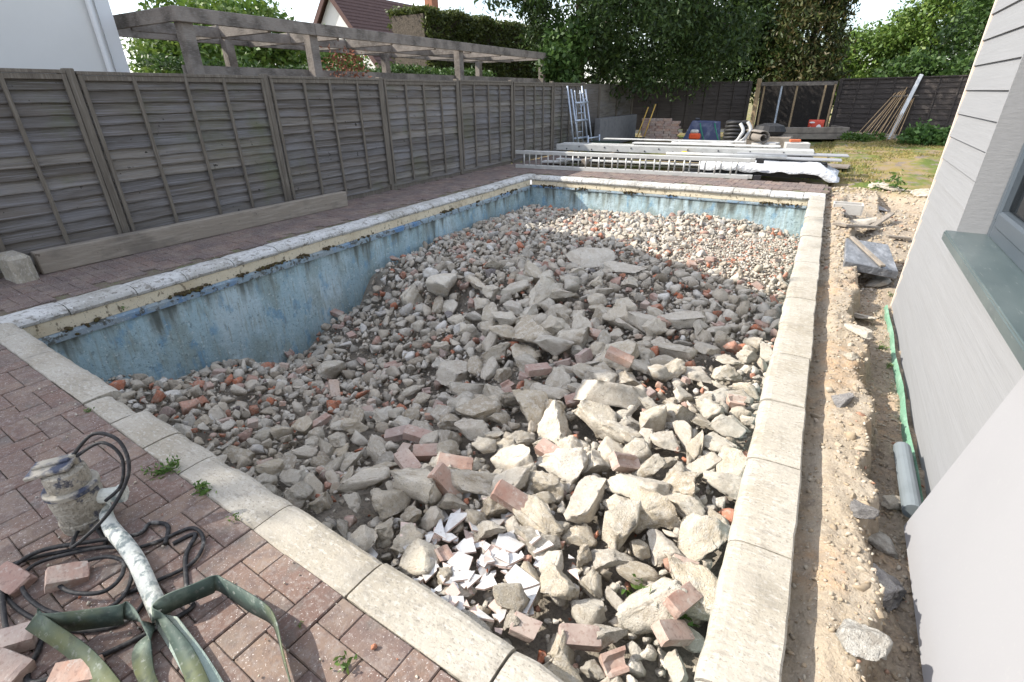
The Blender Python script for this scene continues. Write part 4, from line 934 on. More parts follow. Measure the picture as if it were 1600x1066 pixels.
# broken white tiles heaped against the near coping
def shard_mesh(seed):
    r = random.Random(seed); n = r.choice((4, 4, 5, 3, 3)); a0 = r.uniform(0, 6); pts = []
    for k in range(n): a = a0+2*math.pi*(k+r.uniform(-.38, .38))/n; rr = r.uniform(.55, 1.15); pts.append((math.cos(a)*rr, math.sin(a)*rr*.8))
    v = [(x, y, .06) for x, y in pts]+[(x, y, -.06) for x, y in pts]
    f = [tuple(range(n)), tuple(range(2*n-1, n-1, -1))]+[(k, n+k, n+(k+1) % n, (k+1) % n) for k in range(n)]
    me = mesh_from('shard', v, f); me.materials.append(m_tile); me.materials.append(m_tileback)
    for p in list(me.polygons)[1:]: p.material_index = 1
    return me
shards = [shard_mesh(k) for k in range(16)]
tcount = 0; tries = 0
while tcount < 150 and tries < 5000:
    tries += 1
    px = random.gauss(738, 66); py = random.gauss(885, 56)
    p = hit(px, py); r = random.choice((.022, .028, .035, .045, .055, .07, .085))
    if not in_pool(p[0], p[1], .03): continue
    o = link('tile_shard', random.choice(shards)); o.scale = (r, r, .075)
    flip = math.pi if random.random() < .22 else 0
    o.rotation_euler = (random.gauss(0, .2)+flip, random.gauss(0, .2), random.uniform(0, 6.28)); o.location = (p[0], p[1], hq(p[0], p[1])+random.uniform(-.015, .05))
    sz = 'tiny' if r < .025 else 'small' if r < .03 else 'middling' if r < .04 else 'fair sized' if r < .05 else 'large' if r < .06 else 'broad' if r < .08 else 'broadest'
    tag(o, by_hero(p[0], p[1], sz+(' upturned pink tile shard' if flip else ' white tile shard')), 'tile', 'broken tiles heaped against the near coping'); tcount += 1
put(*hit(735, 885)[:2], .12); put(*hit(700, 850)[:2], .1); put(*hit(770, 910)[:2], .1); put(*hit(800, 870)[:2], .07)
# individual chunks by dart throwing, largest first
cand = []
for k in range(14000):
    x, y = random.uniform(-4.6, .02), random.uniform(.8, 8.7); b = big(x, y)
    r = .018+.05*random.random()**2.4+b*random.random()**2.4*.085
    if y > 5.2: r = min(r, .085)
    if random.random() < fine(x, y)*.975: continue
    cand.append((r, x, y))
cand.sort(reverse=True)
acc = []
for r, x, y in cand:
    if in_pool(x, y, r) and ok(x, y, r, .72): put(x, y, r); acc.append((r, x, y))
acc.sort(key=lambda q: -q[0]/math.hypot(math.hypot(q[1], q[2]), 1.8))
shade = {True: 'pale', False: 'grey'}
N_IND = 300-len(heroes)
ind = sorted(acc[:N_IND], key=lambda q: min((q[1]-h_[0])**2+(q[2]-h_[1])**2 for h_ in hero_pos))
for r, x, y in ind:
    sz = 'large' if r > .1 else 'middling' if r > .07 else 'small'
    me = random.choice(chunkM if random.random() < .8 else slabM)
    place_chunk(x, y, r*1.12, me, label=by_hero(x, y, sz+(' flat concrete piece' if me in slabM else ' concrete chunk')), group='broken concrete in the pool', lift=random.uniform(.15, .65))
V = []; FF = []; nb = 0
def addrock(tpl, x, y, z, sx, sy, sz):
    global nb
    v, f = tpl; R = np.array(Euler((random.uniform(-3, 3), random.uniform(-.6, .6), random.uniform(0, 6.28))).to_matrix())
    V.append((v*np.array([sx, sy, sz]))@R.T+np.array([x, y, z])); FF.append(f+nb); nb += len(v)
for r, x, y in acc[N_IND:]:
    addrock(random.choice(small), x, y, hq(x, y)+r*random.uniform(-.1, .5), r*random.uniform(.9, 1.35), r*random.uniform(.8, 1.1), r*random.uniform(.65, 1.0))
for k in range(13000):                                   # smaller lumps filling the gaps and riding on top
    x, y = random.uniform(-4.62, -.02), random.uniform(.8, 8.75); r = (.011+.026*random.random()**1.5)*(1.0 if fine(x, y) < .5 else .75)
    if not in_pool(x, y, r): continue
    if random.random() < .6 and not ok(x, y, r, .6): continue
    addrock(random.choice(small), x, y, hq(x, y)+random.uniform(-.03, .02), r*random.uniform(.9, 1.4), r, r*random.uniform(.6, 1.0))
lump = link('concrete_lumps', mesh_from('concrete_lumps', np.concatenate(V), np.concatenate(FF), m_conc_s)); tag(lump, 'countless small concrete and brick lumps filling the pool', 'rubble', kind='stuff')
V = []; FF = []; nb = 0
for k in range(52000):
    x, y = random.uniform(-4.62, -.0), random.uniform(.75, 8.78)
    f_ = fine(x, y)
    if random.random() > .16+f_*1.1: continue
    r = .005+.014*random.random()**1.8+(.006 if f_ > .4 and random.random() < .3 else 0)
    if not in_pool(x, y, r): continue
    addrock(random.choice(tiny), x, y, hq(x, y)+(-.06 if f_ < .3 else -.06+.055*min(1, f_*1.2))+random.uniform(-.012, .012), r*random.uniform(.9, 1.4), r, r*random.uniform(.6, 1))
grv = link('crushed_gravel', mesh_from('crushed_gravel', np.concatenate(V), np.concatenate(FF), m_conc_s)); tag(grv, 'fine crushed gravel spilled over the far right of the rubble', 'gravel', kind='stuff')

m_sandstone = mat('sandy_gravel', (.4, .35, .27), [(60, (.26, .22, .17), .5, .68, .6)], .95, [(80, .5, None, .002)], coord='pos', island=[(0, (.30, .24, .17)), (.3, (.37, .295, .205)), (.6, (.345, .29, .22)), (.85, (.43, .39, .32)), (.97, (.37, .31, .25)), (1, (.38, .18, .11))])
# ------------------------------------------------------------------ strip between pool and house
def gz(x, y): return ground_z(x, y)
V = []; FF = []; nb = 0
for k in range(7000):
    y = .9+5.5*random.random()**1.3; x = random.uniform(XR+.01, .74)
    if random.random() < .6 and x < edge_x(y)-.02: continue
    r = .0025+.009*random.random()**2
    addrock(random.choice(tiny), x, y, gz(x, y)+r*.2, r*1.2, r, r*.7)
for k in range(3200):
    y = random.uniform(5.2, 10.4); x = random.uniform(XR+.02, 2.6); r = random.uniform(.006, .026)
    addrock(random.choice(tiny), x, y, gz(x, y)+r*.2, r*1.2, r, r*.7)
for k in range(110):
    y = .95+5*random.random()**1.2; r = .007+.022*random.random()**2.2
    x = edge_x(y)+random.gauss(0, .035) if random.random() < .6 else random.uniform(XR+.05, .72)
    if x > .73-r or x < XR+.02+r: continue
    addrock(random.choice(small), x, y, gz(x, y)+r*random.uniform(-.2, .3), r*1.3, r*1.1, r*.8)
gr2 = link('loose_gravel', mesh_from('loose_gravel', np.concatenate(V), np.concatenate(FF), m_sandstone)); tag(gr2, 'loose stones scattered along the dug strip beside the house', 'gravel', kind='stuff')
strip = [(1310, 628, .075, 'grey', 'crumbly grey concrete lump at the trench edge beside the coping'), (1372, 548, .0, '', ''), (1330, 560, .05, 'c', 'small broken lump at the ragged trench edge'),
 (1345, 500, .11, 's', 'broken flat concrete slab overhanging the trench'), (1340, 520, .09, 's', 'thin slab fragment lying below the overhanging slab'), (1385, 910, .13, 'd', 'dark grey weathered rock beside the white sheet'),
 (1345, 1010, .07, 'w', 'white coated rock at the bottom of the dug strip'), (1395, 790, .055, 'c', 'buff stone at the end of the grey pipe'), (1345, 800, .05, 'd', 'small grey stone in the sandy trench edge'),
 (1372, 850, .07, 'w', 'white splashed stone above the dark weathered rock'), (1372, 445, .12, 's', 'concrete slab edge under the grey tray'), (1415, 745, .03, 'b', 'terracotta pebble on the green membrane'), (1370, 330, .14, 'd', 'dark clod of rubble beside the drain trough'),
 (1345, 352, .17, 's', 'pale broken paving slab behind the grey tray'), (1390, 298, .2, 'c', 'broken concrete edge at the far side of the dug pit'), (1440, 305, .16, 'c', 'grey stone at the lip of the dug pit'), (1365, 293, .12, 'c', 'small concrete edge piece left of the dug pit lip')]
m_white_rock = mat('white_coated_rock', (.52, .50, .455), [(2, (.33, .30, .26), .46, .6, .9), (9, (.42, .39, .34), .5, .65, .7), (20, (.2, .18, .15), .6, .66, .7)], .9, [(5, .8, None, .012), (20, .8, None, .005)])
m_grey_rock = mat('dark_grey_rock', (.33, .315, .305), [(2, (.2, .19, .19), .45, .65, .8), (8, (.46, .43, .39), .52, .62, .7), (20, (.15, .14, .14), .6, .66, .7)], .9, [(5, .9, None, .012), (20, .8, None, .005)])
for k, (px, py, r, kd, lab) in enumerate(strip):
    if r == 0: continue
    z = -.1
    for _ in range(10):
        p = G(px, py, z); z = .5*z+.5*gz(p[0], p[1])
    base = slabM[k % 6] if kd == 's' else chunkM[k % 14]
    me = base
    if kd in 'wdb' or kd == 'grey':
        me = base.copy(); me.materials.clear(); me.materials.append(m_white_rock if kd == 'w' else m_grey_rock if kd in ('d', 'grey') else m_redfrag)
    o = link('concrete_slab' if kd == 's' else 'rock', me); x = p[0]
    if p[1] < 5: x = min(x, (.62 if p[1] < 2.2 else .70)-r)
    x = max(x, XR+r*.9)
    o.scale = (r*.9, r*1.15, r*.5); o.rotation_euler = (random.uniform(-.2, .2), random.uniform(-.2, .2), random.uniform(0, 6)); o.location = (x, p[1], gz(x, p[1])+r*.25)
    tag(o, lab, 'slab' if kd == 's' else 'rock')
# grey tray with a stick on it, drain trough, splintered boards
def gp(px, py):
    z = -.1
    for _ in range(10):
        p = G(px, py, z); z = .5*z+.5*gz(p[0], p[1])
    return p
A, B, C_, D = G(1322, 372, -.02), G(1388, 382, -.06), G(1404, 424, -.10), G(1320, 408, -.02)
tray = thing('metal_tray', ((A+C_)/2)*np.array([1, 1, 1]), 'upturned shallow grey metal tray lying on the dug ground', 'tray')
base = (A+C_)/2
q = [Vector(w-base) for w in (A, B, C_, D)]; dn = Vector((0, 0, -.075))
MB().add([*q, *[w*1.02+dn for w in q]], [(0, 1, 2, 3), (7, 6, 5, 4), (0, 4, 5, 1), (1, 5, 6, 2), (2, 6, 7, 3), (3, 7, 4, 0)]).build('pan', mat('scuffed_grey_tray', (.16, .165, .175), [(6, (.33, .34, .36), .48, .66, .8, (2, .6, 1)), (30, (.45, .44, .42), .62, .72, .7)], .45, [(12, .5)], spec=.5, coord='pos'), tray, bevel=.006)
MB().beam((A+(B-A)*.12)+[0, 0, .018], (C_+(D-C_)*.3)+[0, 0, .02], .045, .02).build('wooden_batten', m_beam, None, bevel=.003)
tag(bpy.data.objects['wooden_batten'], 'short pale batten lying across the grey metal tray', 'batten')
p = gp(1320, 340); dt = thing('drain_trough', (p[0], p[1], -.12), 'small rectangular grey drain trough set in the ground by the far coping', 'drain')
for c, d in (((0, .1, .03), (.34, .02, .14)), ((0, -.1, .03), (.34, .02, .14)), ((-.17, 0, .03), (.02, .22, .139)), ((.17, 0, .03), (.02, .22, .139))): MB().box(c, d).build('side', m_block, dt, bevel=.003)
MB().box((0, 0, -.03), (.33, .2, .02)).build('bottom', m_dark, dt)
for k, (a, b, w, lab) in enumerate((((1310, 356), (1362, 360), .16, 'pale broken board lying flat behind the grey tray'), ((1362, 358), (1390, 345), .07, 'splintered stick propped on the broken board'), ((1385, 374), (1420, 379), .06, 'bluish strip of wood poking out by the house corner'))):
    a, b = gp(*a), gp(*b); o = MB().beam(a+[0, 0, .035], b+[0, 0, .05+.05*(k == 1)], w, .03).build('wooden_offcut', m_beam, None, bevel=.004); tag(o, lab, 'offcut')

# ------------------------------------------------------------------ building materials behind the pool
def ladder(name, a, b, w, rungs, label, mt=m_alu, flat=False, pairs=True):
    a, b = Vector([float(q) for q in a]), Vector([float(q) for q in b]); d = b-a; ang = math.atan2(d.y, d.x)
    t = thing(name, a, label, 'ladder', rz=ang); Lh = d.length
    for sec, off in enumerate((0, .075) if pairs else (0,)):
        for z in (.03, w-.03):
            MB().box((Lh/2+sec*.12, off, z) if not flat else (Lh/2+sec*.12, z, off), (Lh-.1*sec, .03, .07) if not flat else (Lh-.1*sec, .07, .03)).build('stile', mt, t, bevel=.005)
        for k in range(rungs):
            x = .2+(Lh-.5)*k/(rungs-1)+sec*.09
            MB().tube([(x, off, .06), (x, off, w-.06)] if not flat else [(x, .06, off), (x, w-.06, off)], .015, 8).build('rung', mt, t, smooth=True)
    return t
lt = ladder('extension_ladder', (-5.58, 9.80, 0), (-1.02, 10.10, 0), .34, 16, 'double aluminium extension ladder lying on its side behind the pool')
for zz in (.03, .31): MB().box((4.72, .0, zz), (.12, .045, .08)).build('end_cap', m_black, lt, bevel=.006)
V_ = []
def plank_at(name, a, b, w, h, z, mt, lab, cat='plank', rz=0):
    a, b = Vector((*a, z)), Vector((*b, z)); o = MB().beam(a, b, w, h).build(name, mt, None, bevel=.004); tag(o, lab, cat); return o
plank_at('upvc_board', (-5.3, 10.55), (-.3, 11.1), .28, .03, .06, m_upvc, 'lowest dirty white plastic board behind the ladder', 'board')
plank_at('upvc_board', (-4.9, 10.45), (-.2, 10.7), .22, .03, .14, m_upvc, 'white plastic board resting just behind the ladder rungs', 'board')
plank_at('timber_packer', (-4.2, 10.2), (-4.1, 12.6), .1, .1, .13+.0, m_sleeper, 'timber bearer under the left end of the stacked boards', 'bearer')
plank_at('timber_packer', (-1.0, 10.5), (-.9, 12.6), .1, .1, .13, m_sleeper, 'timber bearer under the right end of the stacked boards', 'bearer')
plank_at('dark_board', (-4.8, 10.75), (.15, 10.95), .5, .05, .205, m_black, 'black board sandwiched in the stack under the sheets', 'board')
st = thing('staging_board', (-5.2, 11.2, .25), 'long aluminium staging board with bolt holes lying on the stack', 'staging', rz=math.radians(3.2))
MB().box((2.55, 0, .12), (5.1, .42, .03)).build('deck', m_alu, st, bevel=.004)
for y in (-.215, .215): MB().box((2.55, y, .08), (5.1, .02, .13)).build('side_rail', m_alu, st, bevel=.004)
for k in range(17): MB().tube([(.25+.29*k, -.226, .05+.05*(k % 2)), (.25+.29*k, -.235, .05+.05*(k % 2))], .016, 8).build('bolt', m_steel, st)
ladder('roof_ladder', (-5.3, 11.75, .28), (-2.4, 11.95, .28), .4, 9, 'flat lying aluminium ladder at the left of the stacked boards', flat=True, pairs=False)
plank_at('fascia_board', (-3.6, 11.55), (-.7, 11.75), .25, .02, .42, m_upvc, 'bright white fascia board on top of the staging', 'board')
plank_at('fascia_board', (-4.4, 11.9), (-1.4, 12.0), .2, .02, .46, m_upvc, 'upper white fascia board at the back of the stack', 'board')
plank_at('cladding_board', (-2.2, 10.75), (.35, 10.85), .3, .025, .30, m_clad, 'grey cladding offcut on the right of the stack', 'board')
plank_at('cladding_board', (-1.4, 11.2), (.45, 11.35), .35, .025, .33, m_clad, 'wider grey cladding board behind the offcut', 'board')
plank_at('timber_plank', (-.4, 12.3), (.55, 12.2), .5, .03, .05, m_sleeper, 'grey scaffold planks on the grass right of the concrete blocks', 'plank')
rp = MB().tube([(-2.6, 10.5, .33), (-1.6, 10.58, .335), (-.5, 10.62, .34)], .03, 12).build('grey_pipe', m_alu, None, smooth=True); tag(rp, 'pale grey pipe on the right part of the stack', 'pipe')
# white sheet draped over the right end
n, k_ = 36, 14; vs = []; fs = []
for i in range(n+1):
    u = i/n
    for j in range(k_+1):
        v = j/k_; x = -1.9+2.25*u+.05*nz(u*6, v*5); y = 10.28+.75*v+.05*nz(u*4, v*3, 4)
        z = .27-.05*(1-v)*(1-v)+.035*nz(u*7, v*5, 2)+.012*nz(u*20, v*14, 1)
        if u > .86: z -= (u-.86)*1.15
        if v < .12: z -= (.12-v)*.95*(1+.5*nz(u*9, 3))
        vs.append((x, y, max(z, .0)))
for i in range(n):
    for j in range(k_): q_ = i*(k_+1)+j; fs.append((q_, q_+k_+1, q_+k_+2, q_+1))
tp_ = MB().add(vs, fs).build('polythene_sheet', m_tarp, None, smooth=True); tag(tp_, 'crumpled white polythene sheet draped over the right end of the stack', 'sheet')
sd_ = tp_.modifiers.new('thickness', 'SOLIDIFY'); sd_.thickness = .006
plank_at('dark_board', (-2.2, 10.36), (.12, 10.5), .12, .07, .06, m_black, 'dark board under the polythene sheet', 'board')
# brick stack
bs = thing('brick_stack', (-4.6, 17.3, 0), 'stack of salvaged bricks by the far left corner', 'brick stack')
for r_ in range(9):
    ncol = 5 if r_ < 8 else 4
    for c in range(ncol):
        for dd in range(2):
            me = brickM[(r_+c+dd) % 3*3 if False else 3 if (r_+c) % 4 else 0]
            o = link('brick', me, bs); o.location = (-.46+c*.232+(.05 if r_ % 2 else 0)+random.uniform(-.012, .012), dd*.115+random.uniform(-.01, .01), .04+r_*.074)
            o.scale = (1.05, 1.05, 1.1); o.rotation_euler = (0, 0, random.uniform(-.07, .07))
for k, (px, tone, lab) in enumerate(((1003, m_ywood, 'pale handled spade leaning on the brick stack'), (1014, m_ywood, 'yellow handled rake leaning on the brick stack'))):
    x = -4.98+.22*k; t = thing('garden_tool', (x, 16.7, 0), lab, 'tool')
    MB().tube([(-.15, -.05, .02), (.08, .22, 1.0+.08*k)], .018, 8).build('handle', tone, t, smooth=True)
    MB().box((.09, .235, 1.05+.08*k), (.11, .03, .03)).build('grip', m_black, t, bevel=.01)
    MB().box((-.16, -.06, .05), (.17, .02, .22), Matrix.Rotation(.2, 3, 'X')).build('blade', m_steel, t, bevel=.004)
# wheelbarrow turned up against the fence
wbw = thing('wheelbarrow', (-3.22, 17.2, 0), 'navy wheelbarrow tipped up with green legs in the air', 'wheelbarrow')
def loftbox(a, b):                                     # a: lower ring, b: upper ring
    return MB().add([*a, *b], [(0, 1, 2, 3), (7, 6, 5, 4), (0, 4, 5, 1), (1, 5, 6, 2), (2, 6, 7, 3), (3, 7, 4, 0)])
loftbox([(-.62, 0, .02), (.50, 0, .02), (.46, .5, .02), (-.5, .5, .02)], [(-.38, .05, .62), (.44, .05, .60), (.40, .35, .60), (-.3, .35, .62)]).build('tray', m_blue, wbw, bevel=.03, seg=2)
for x in (-.12, .3): 
    MB().tube([(x, -.02, .55), (x+.06, -.12, .42), (x+.26, -.3, .0)], .018, 8).build('leg', m_greenp, wbw, smooth=True)
MB().tube([(x, .15, .66) for x in (-.3, -.18)], .04, 8).build('wheel_hub', m_steel, wbw)
cs = thing('tool_case', (-3.28, 16.35, .1), 'small orange power tool with a white top beside the wheelbarrow', 'tool')
MB().box((0, 0, .14), (.3, .2, .16)).build('body', m_orange, cs, bevel=.03); MB().box((-.02, 0, .27), (.22, .15, .1)).build('top', m_upvc, cs, bevel=.03)
cone = MB().lathe([(.07, 0), (.085, .03), (.08, .07), (.04, .1)], 14).build('yellow_spool', m_yellow, None, smooth=True); cone.location = (-2.35, 10.95, .24); tag(cone, 'small yellow spool standing behind the ladder', 'spool')
# black drainage coil
co = thing('pipe_coil', (-1.95, 14.6, .05), 'coil of black land drain pipe standing right of the wheelbarrow', 'pipe')
for k in range(8):
    MB().tube([(math.cos(t)*.27*(1-.02*k), math.sin(t)*.24, .06+.085*k+.01*math.sin(3*t)) for t in np.linspace(0, 2*math.pi, 25)], .042, 8).build('turn', m_black, co, smooth=True)
# bent white downpipes
for k in range(2):
    o = MB().tube(spline([(-3.0, 12.5, .42), (-2.05, 12.55, .40), (-1.68, 12.56, .46), (-1.56, 12.58, .62), (-1.54, 12.6, .72), (-1.62, 12.62, .84)], 8), .034, 12).build('bent_pipe', m_upvc, None, smooth=True)
    o.location = (.13*k, .1*k, -.06+.03*k); tag(o, ('front' if k == 0 else 'rear')+' one of two bent white downpipes rising from the stack', 'pipe', 'bent white downpipes')
for k, (x, y, z, s, rz, lab) in enumerate(((-1.55, 12.7, 0, (.22, .44, .44), .1, 'concrete block standing left of the grey roll'), (-1.22, 12.6, 0, (.20, .44, .40), .15, 'concrete block under the grey roll'), (-.92, 12.55, 0, (.22, .44, .42), -.1, 'concrete block right of the grey roll'), (-.45, 12.5, 0, (.44, .3, .44), .2, 'largest concrete block at the right end of the row'), (-.62, 12.15, 0, (.28, .24, .30), .5, 'small concrete block in front of the row'))):
    o = MB().box((0, 0, s[2]/2), s).build('concrete_block', m_block, None, bevel=.008); o.location = (x, y, z); o.rotation_euler = (0, 0, rz); tag(o, lab, 'block', 'concrete blocks behind the stack')
cr_ = thing('felt_roll', (-1.22, 12.55, .40), 'grey felt roll lying on the concrete blocks', 'roll', rz=.5)
sp_ = [(math.cos(t)*(.03+.011*t), 0, .13+math.sin(t)*(.03+.011*t)) for t in np.linspace(0, 8.6, 60)]
vs = []; fs = []
for q_ in sp_: vs += [(q_[0], -.3, q_[2]), (q_[0], .45, q_[2])]
for i in range(len(sp_)-1): fs.append((2*i, 2*i+2, 2*i+3, 2*i+1))
ro = MB().add(vs, fs).build('roll', m_carpet, cr_, smooth=True); sm = ro.modifiers.new('thickness', 'SOLIDIFY'); sm.thickness = .018
gb_ = MB().lathe([(.02, 0), (.2, .02), (.26, .12), (.22, .25), (.1, .31), (.03, .3)], 16).build('black_sack', m_black, None, smooth=False); gb_.location = (-1.25, 15.4, .35); gb_.scale = (1.5, .9, 1.0); tag(gb_, 'dark plastic sack behind the felt roll', 'sack')
gbase = MB().box((0, 0, .18), (1.1, .6, .35)).build('pallet_stack', m_sleeper, None, bevel=.02); gbase.location = (-1.25, 15.4, 0); tag(gbase, 'low timber stack carrying the dark plastic sack', 'stack')
of_ = MB().box((0, 0, .03), (.2, .1, .05)).build('orange_brick', m_redfrag, None, bevel=.008); of_.location = (-.5, 12.5, .445); of_.rotation_euler = (0, 0, .3); tag(of_, 'orange brick piece lying on the largest concrete block', 'brick')
gx_ = MB().box((0, 0, .13), (.75, .3, .26)).build('green_crate', m_dgreen, None, bevel=.03); gx_.location = (-5.0, 13.6, 0); gx_.rotation_euler = (0, 0, .1); tag(gx_, 'dark green plastic box below the leaning scaffold frame', 'box')
# scaffold tower frame leaning on the fence
sf = thing('scaffold_frame', (-5.72, 13.05, 0), 'blue grey folding scaffold frame leaning against the left fence', 'scaffold', rz=-.25)
def tb(a, b, r=.022, nm='tube'): MB().tube([a, b], r, 10).build(nm, m_galv, sf, smooth=True)
for off, h in ((0, 1.58), (.09, 1.5)):
    for y in (-.02, .58): tb((.12+off, y+off, 0), (-.12+off*.6, y+off-.1, h))
for z in (.35, .78, 1.2): tb((.07, 0, z*.99), (.05, .55, z), .026, 'rung')
for z in (.2, .5, .95, 1.4): tb((.05, .16, z), (.05, .38, z), .012, 'rung')
for y in (.16, .38): tb((.1, y, .1), (-.06, y-.05, 1.48), .014)
tb((.0, .05, 1.3), (-.02, .3, 1.0), .012, 'brace'); tb((.0, .5, 1.3), (-.02, .3, 1.0), .012, 'brace')
for y in (.25, .75): tb((.35, y, 0), (.33, y, .42), .02, 'jack')
tb((.35, .25, .35), (.33, .75, .36), .02, 'rail')
# netted pen
pen = thing('netted_pen', (-2.36, 21.6, 0), 'timber framed pen with black netting by the back fence', 'pen')
PW = 2.38
MB().beam((.05, -.06, 1.62), (PW, .12, 1.60), .06, .11).build('top_rail', m_perg, pen, bevel=.004)
MB().box((-.02, 0, .9), (.14, .14, 1.8)).build('corner_post', m_timber, pen, bevel=.006)
for x in (.17, .72, 1.2, 2.05, PW-.05): MB().box((x, .05+.02*x, .8), (.06, .05, 1.56)).build('post', m_timber if x != .72 else m_galv, pen, bevel=.004)
mb = MB()
for k in range(46): mb.box((.1+k*.057, .075+.02*.06*k, .8), (.004, .004, 1.5))
for k in range(27): mb.box((PW/2, .1, .1+k*.055), (PW-.12, .004, .004))
nt_ = mb.build('netting', m_mesh, pen); nt_['kind'] = 'stuff'
MB().box((PW/2, .75, .85), (PW, .05, 1.7)).build('back_panel', mat('tree_shaded_boards', (.028, .024, .022), [(20, (.05, .045, .04), .5, .7, .7)], .9, coord='pos'), pen)  # back panel colour made near black to stand in for tree shade
MB().box((PW/2, .2, .1), (PW, .05, .2)).build('base_board', m_sleeper, pen)
rb = thing('raised_bed', (-1.0, 19.4, 0), 'low raised bed edged with grey sleepers in front of the pen', 'raised bed', rz=.35)
for z, x in ((.09, 0), (.27, .05)): MB().beam((x-.3, 0, z), (1.7, 0, z), .12, .17).build('sleeper', m_sleeper, rb, bevel=.012)
MB().beam((1.72, .07, .17), (1.72, 1.3, .17), .12, .34).build('sleeper', m_sleeper, rb, bevel=.012)
MB().box((.7, .65, .14), (1.9, 1.15, .26)).build('soil', m_joint, rb)
pb = thing('compost_bag', G(1277, 205, .35), 'red and white compost bag standing on the raised bed', 'bag')
pb.location = (-.31, 20.1, .14); pb.scale = (.72, .8, .8)
vs = []; fs = []
for i in range(13):
    for j in range(11):
        u, v = i/12-.5, j/10-.5; th = .1*max(0, 1-(2*u)**4)*max(0, 1-(2*v)**4); vs.append((u*.62, -th+.02*nz(u*5, v*5), .27+v*.5))
for i in range(13):
    for j in range(11):
        u, v = i/12-.5, j/10-.5; th = .1*max(0, 1-(2*u)**4)*max(0, 1-(2*v)**4); vs.append((u*.62, th, .27+v*.5))
for s_ in (0, 143):
    for i in range(12):
        for j in range(10): q_ = s_+i*11+j; fs.append((q_, q_+11, q_+12, q_+1))
MB().add(vs, fs).build('sack', m_bagred, pb, smooth=True)
for cx, cz, w, h in ((.12, .22, .2, .26), (-.2, .16, .14, .2), (-.16, .42, .22, .06)):
    mb = MB(); ring = [(cx+w/2*math.cos(t), -.125, cz+h/2*math.sin(t)) for t in np.linspace(0, 2*math.pi, 17)[:-1]]
    mb.add(ring+[(a_, -.118, c_) for a_, b_, c_ in ring], [tuple(range(16))]+[(k, (k+1) % 16, 16+(k+1) % 16, 16+k) for k in range(16)]).build('printed_patch', m_bagwhite, pb)
# canes and white post on the right back fence
cn = thing('cane_bundle', (1.35, 20.3, 0), 'bundle of brown bamboo canes leaning on the right back fence', 'canes')
for k in range(14): MB().tube([(-.55+.085*k+random.uniform(-.03, .03), -.35+random.uniform(-.1, .1), 0), (.28+.04*k+random.uniform(-.03, .03), .62, 1.35+random.uniform(-.1, .12))], .011, 6).build('cane', m_cane, cn)
MB().tube([(.2, .50, 1.2), (.95, .46, 1.22)], .02, 6).build('tie', m_sleeper, cn)
wp = MB().beam((1.75, 20.35, 0), (2.12, 20.72, 1.78), .1, .1, (0, 1, 0)).build('white_post', m_whitetrim, None, bevel=.008); tag(wp, 'white painted post leaning on the right back fence beside the canes', 'post')
# plants
def plant(name, x, y, r, h, n, size, mt, lab, seed, cat='plant', group=None, z=0, aspect=.6):
    t = thing(name, (x, y, z), lab, cat, group); rr = np.random.default_rng(seed)
    c = rr.normal(0, 1, (max(6, n//12), 3)); c /= np.linalg.norm(c, axis=1)[:, None]; c *= np.array([r, r, h*.55])*rr.uniform(.4, 1, (len(c), 1)); c[:, 2] = np.abs(c[:, 2])+h*.15
    v, f = leaves(c, n, size, seed, size*.6, aspect); v[:, 2] = np.maximum(v[:, 2], .002)
    link('leaves', mesh_from('leaves', v, f, mt), t)
    for k in range(4): MB().tube([(0, 0, -.01), (c[k][0]*.5, c[k][1]*.5, c[k][2]*.6), tuple(c[k])], [.02*r+.001, .014*r+.001, .006*r+.0006], 5).build('stem', mt, t)
    return t
p = G(1430, 225); plant('broad_leaved_plant', p[0], p[1], .36, .62, 900, .13, m_potato, 'left one of two bushy green plants by the right back fence', 1, group='bushy plants by the back fence')
p = G(1468, 226); plant('broad_leaved_plant', p[0], p[1], .34, .6, 900, .13, m_potato, 'right one of two bushy green plants, next to the house corner', 2, group='bushy plants by the back fence')
for k, (px, py, r) in enumerate(((1325, 219, .3), (1345, 220, .25), (1368, 219, .3), (1302, 216, .25))):
    p = G(px, py); plant('weed_clump', p[0], p[1], r, .28, 260, .09, m_weed, 'weed clump at the foot of the back fence, number %s from the pen' % ('second', 'third', 'fourth', 'first')[k], 10+k, cat='weed', group='weeds along the back fence')
wd = [(283, 722, .05, .025, 90, .022, 'moss and weeds in the joint beside the coping behind the pump outlet'), (318, 770, .045, .03, 80, .024, 'weed tuft in the paving joint against the near coping'), (245, 738, .05, .02, 70, .02, 'mossy weeds in the paver joint right of the pump'),
 (425, 738, .0, 0, 0, 0, ''), (540, 1045, .02, .03, 26, .02, 'tiny weed sprig in the paving near the bottom edge'), (380, 806, .015, .03, 16, .016, 'thin weed sprig beside the sunny coping'), (470, 978, .012, .012, 14, .012, 'tiny moss tuft between sunlit pavers'), (145, 640, .02, .012, 40, .012, 'moss in the corner of the coping step')]
for k, (px, py, r, h, n_, sz, lab) in enumerate(wd):
    if not r: continue
    p = G(px, py); plant('weed', p[0], min(p[1], y_out(p[0])-.01), r, h, n_, sz, m_weed, lab, 30+k, cat='weed', aspect=.45)
for k, (px, py, r, h, n_, sz, lab) in enumerate(((1040, 962, .09, .15, 60, .032, 'young leafy weed growing from the rubble near the right coping'), (990, 925, .06, .11, 30, .03, 'second young weed left of the first in the rubble'))):
    p = hit(px, py); plant('weed', p[0], p[1], r, h, n_, sz, m_weed, lab, 60+k, cat='weed', z=hq(p[0], p[1]), aspect=.7)
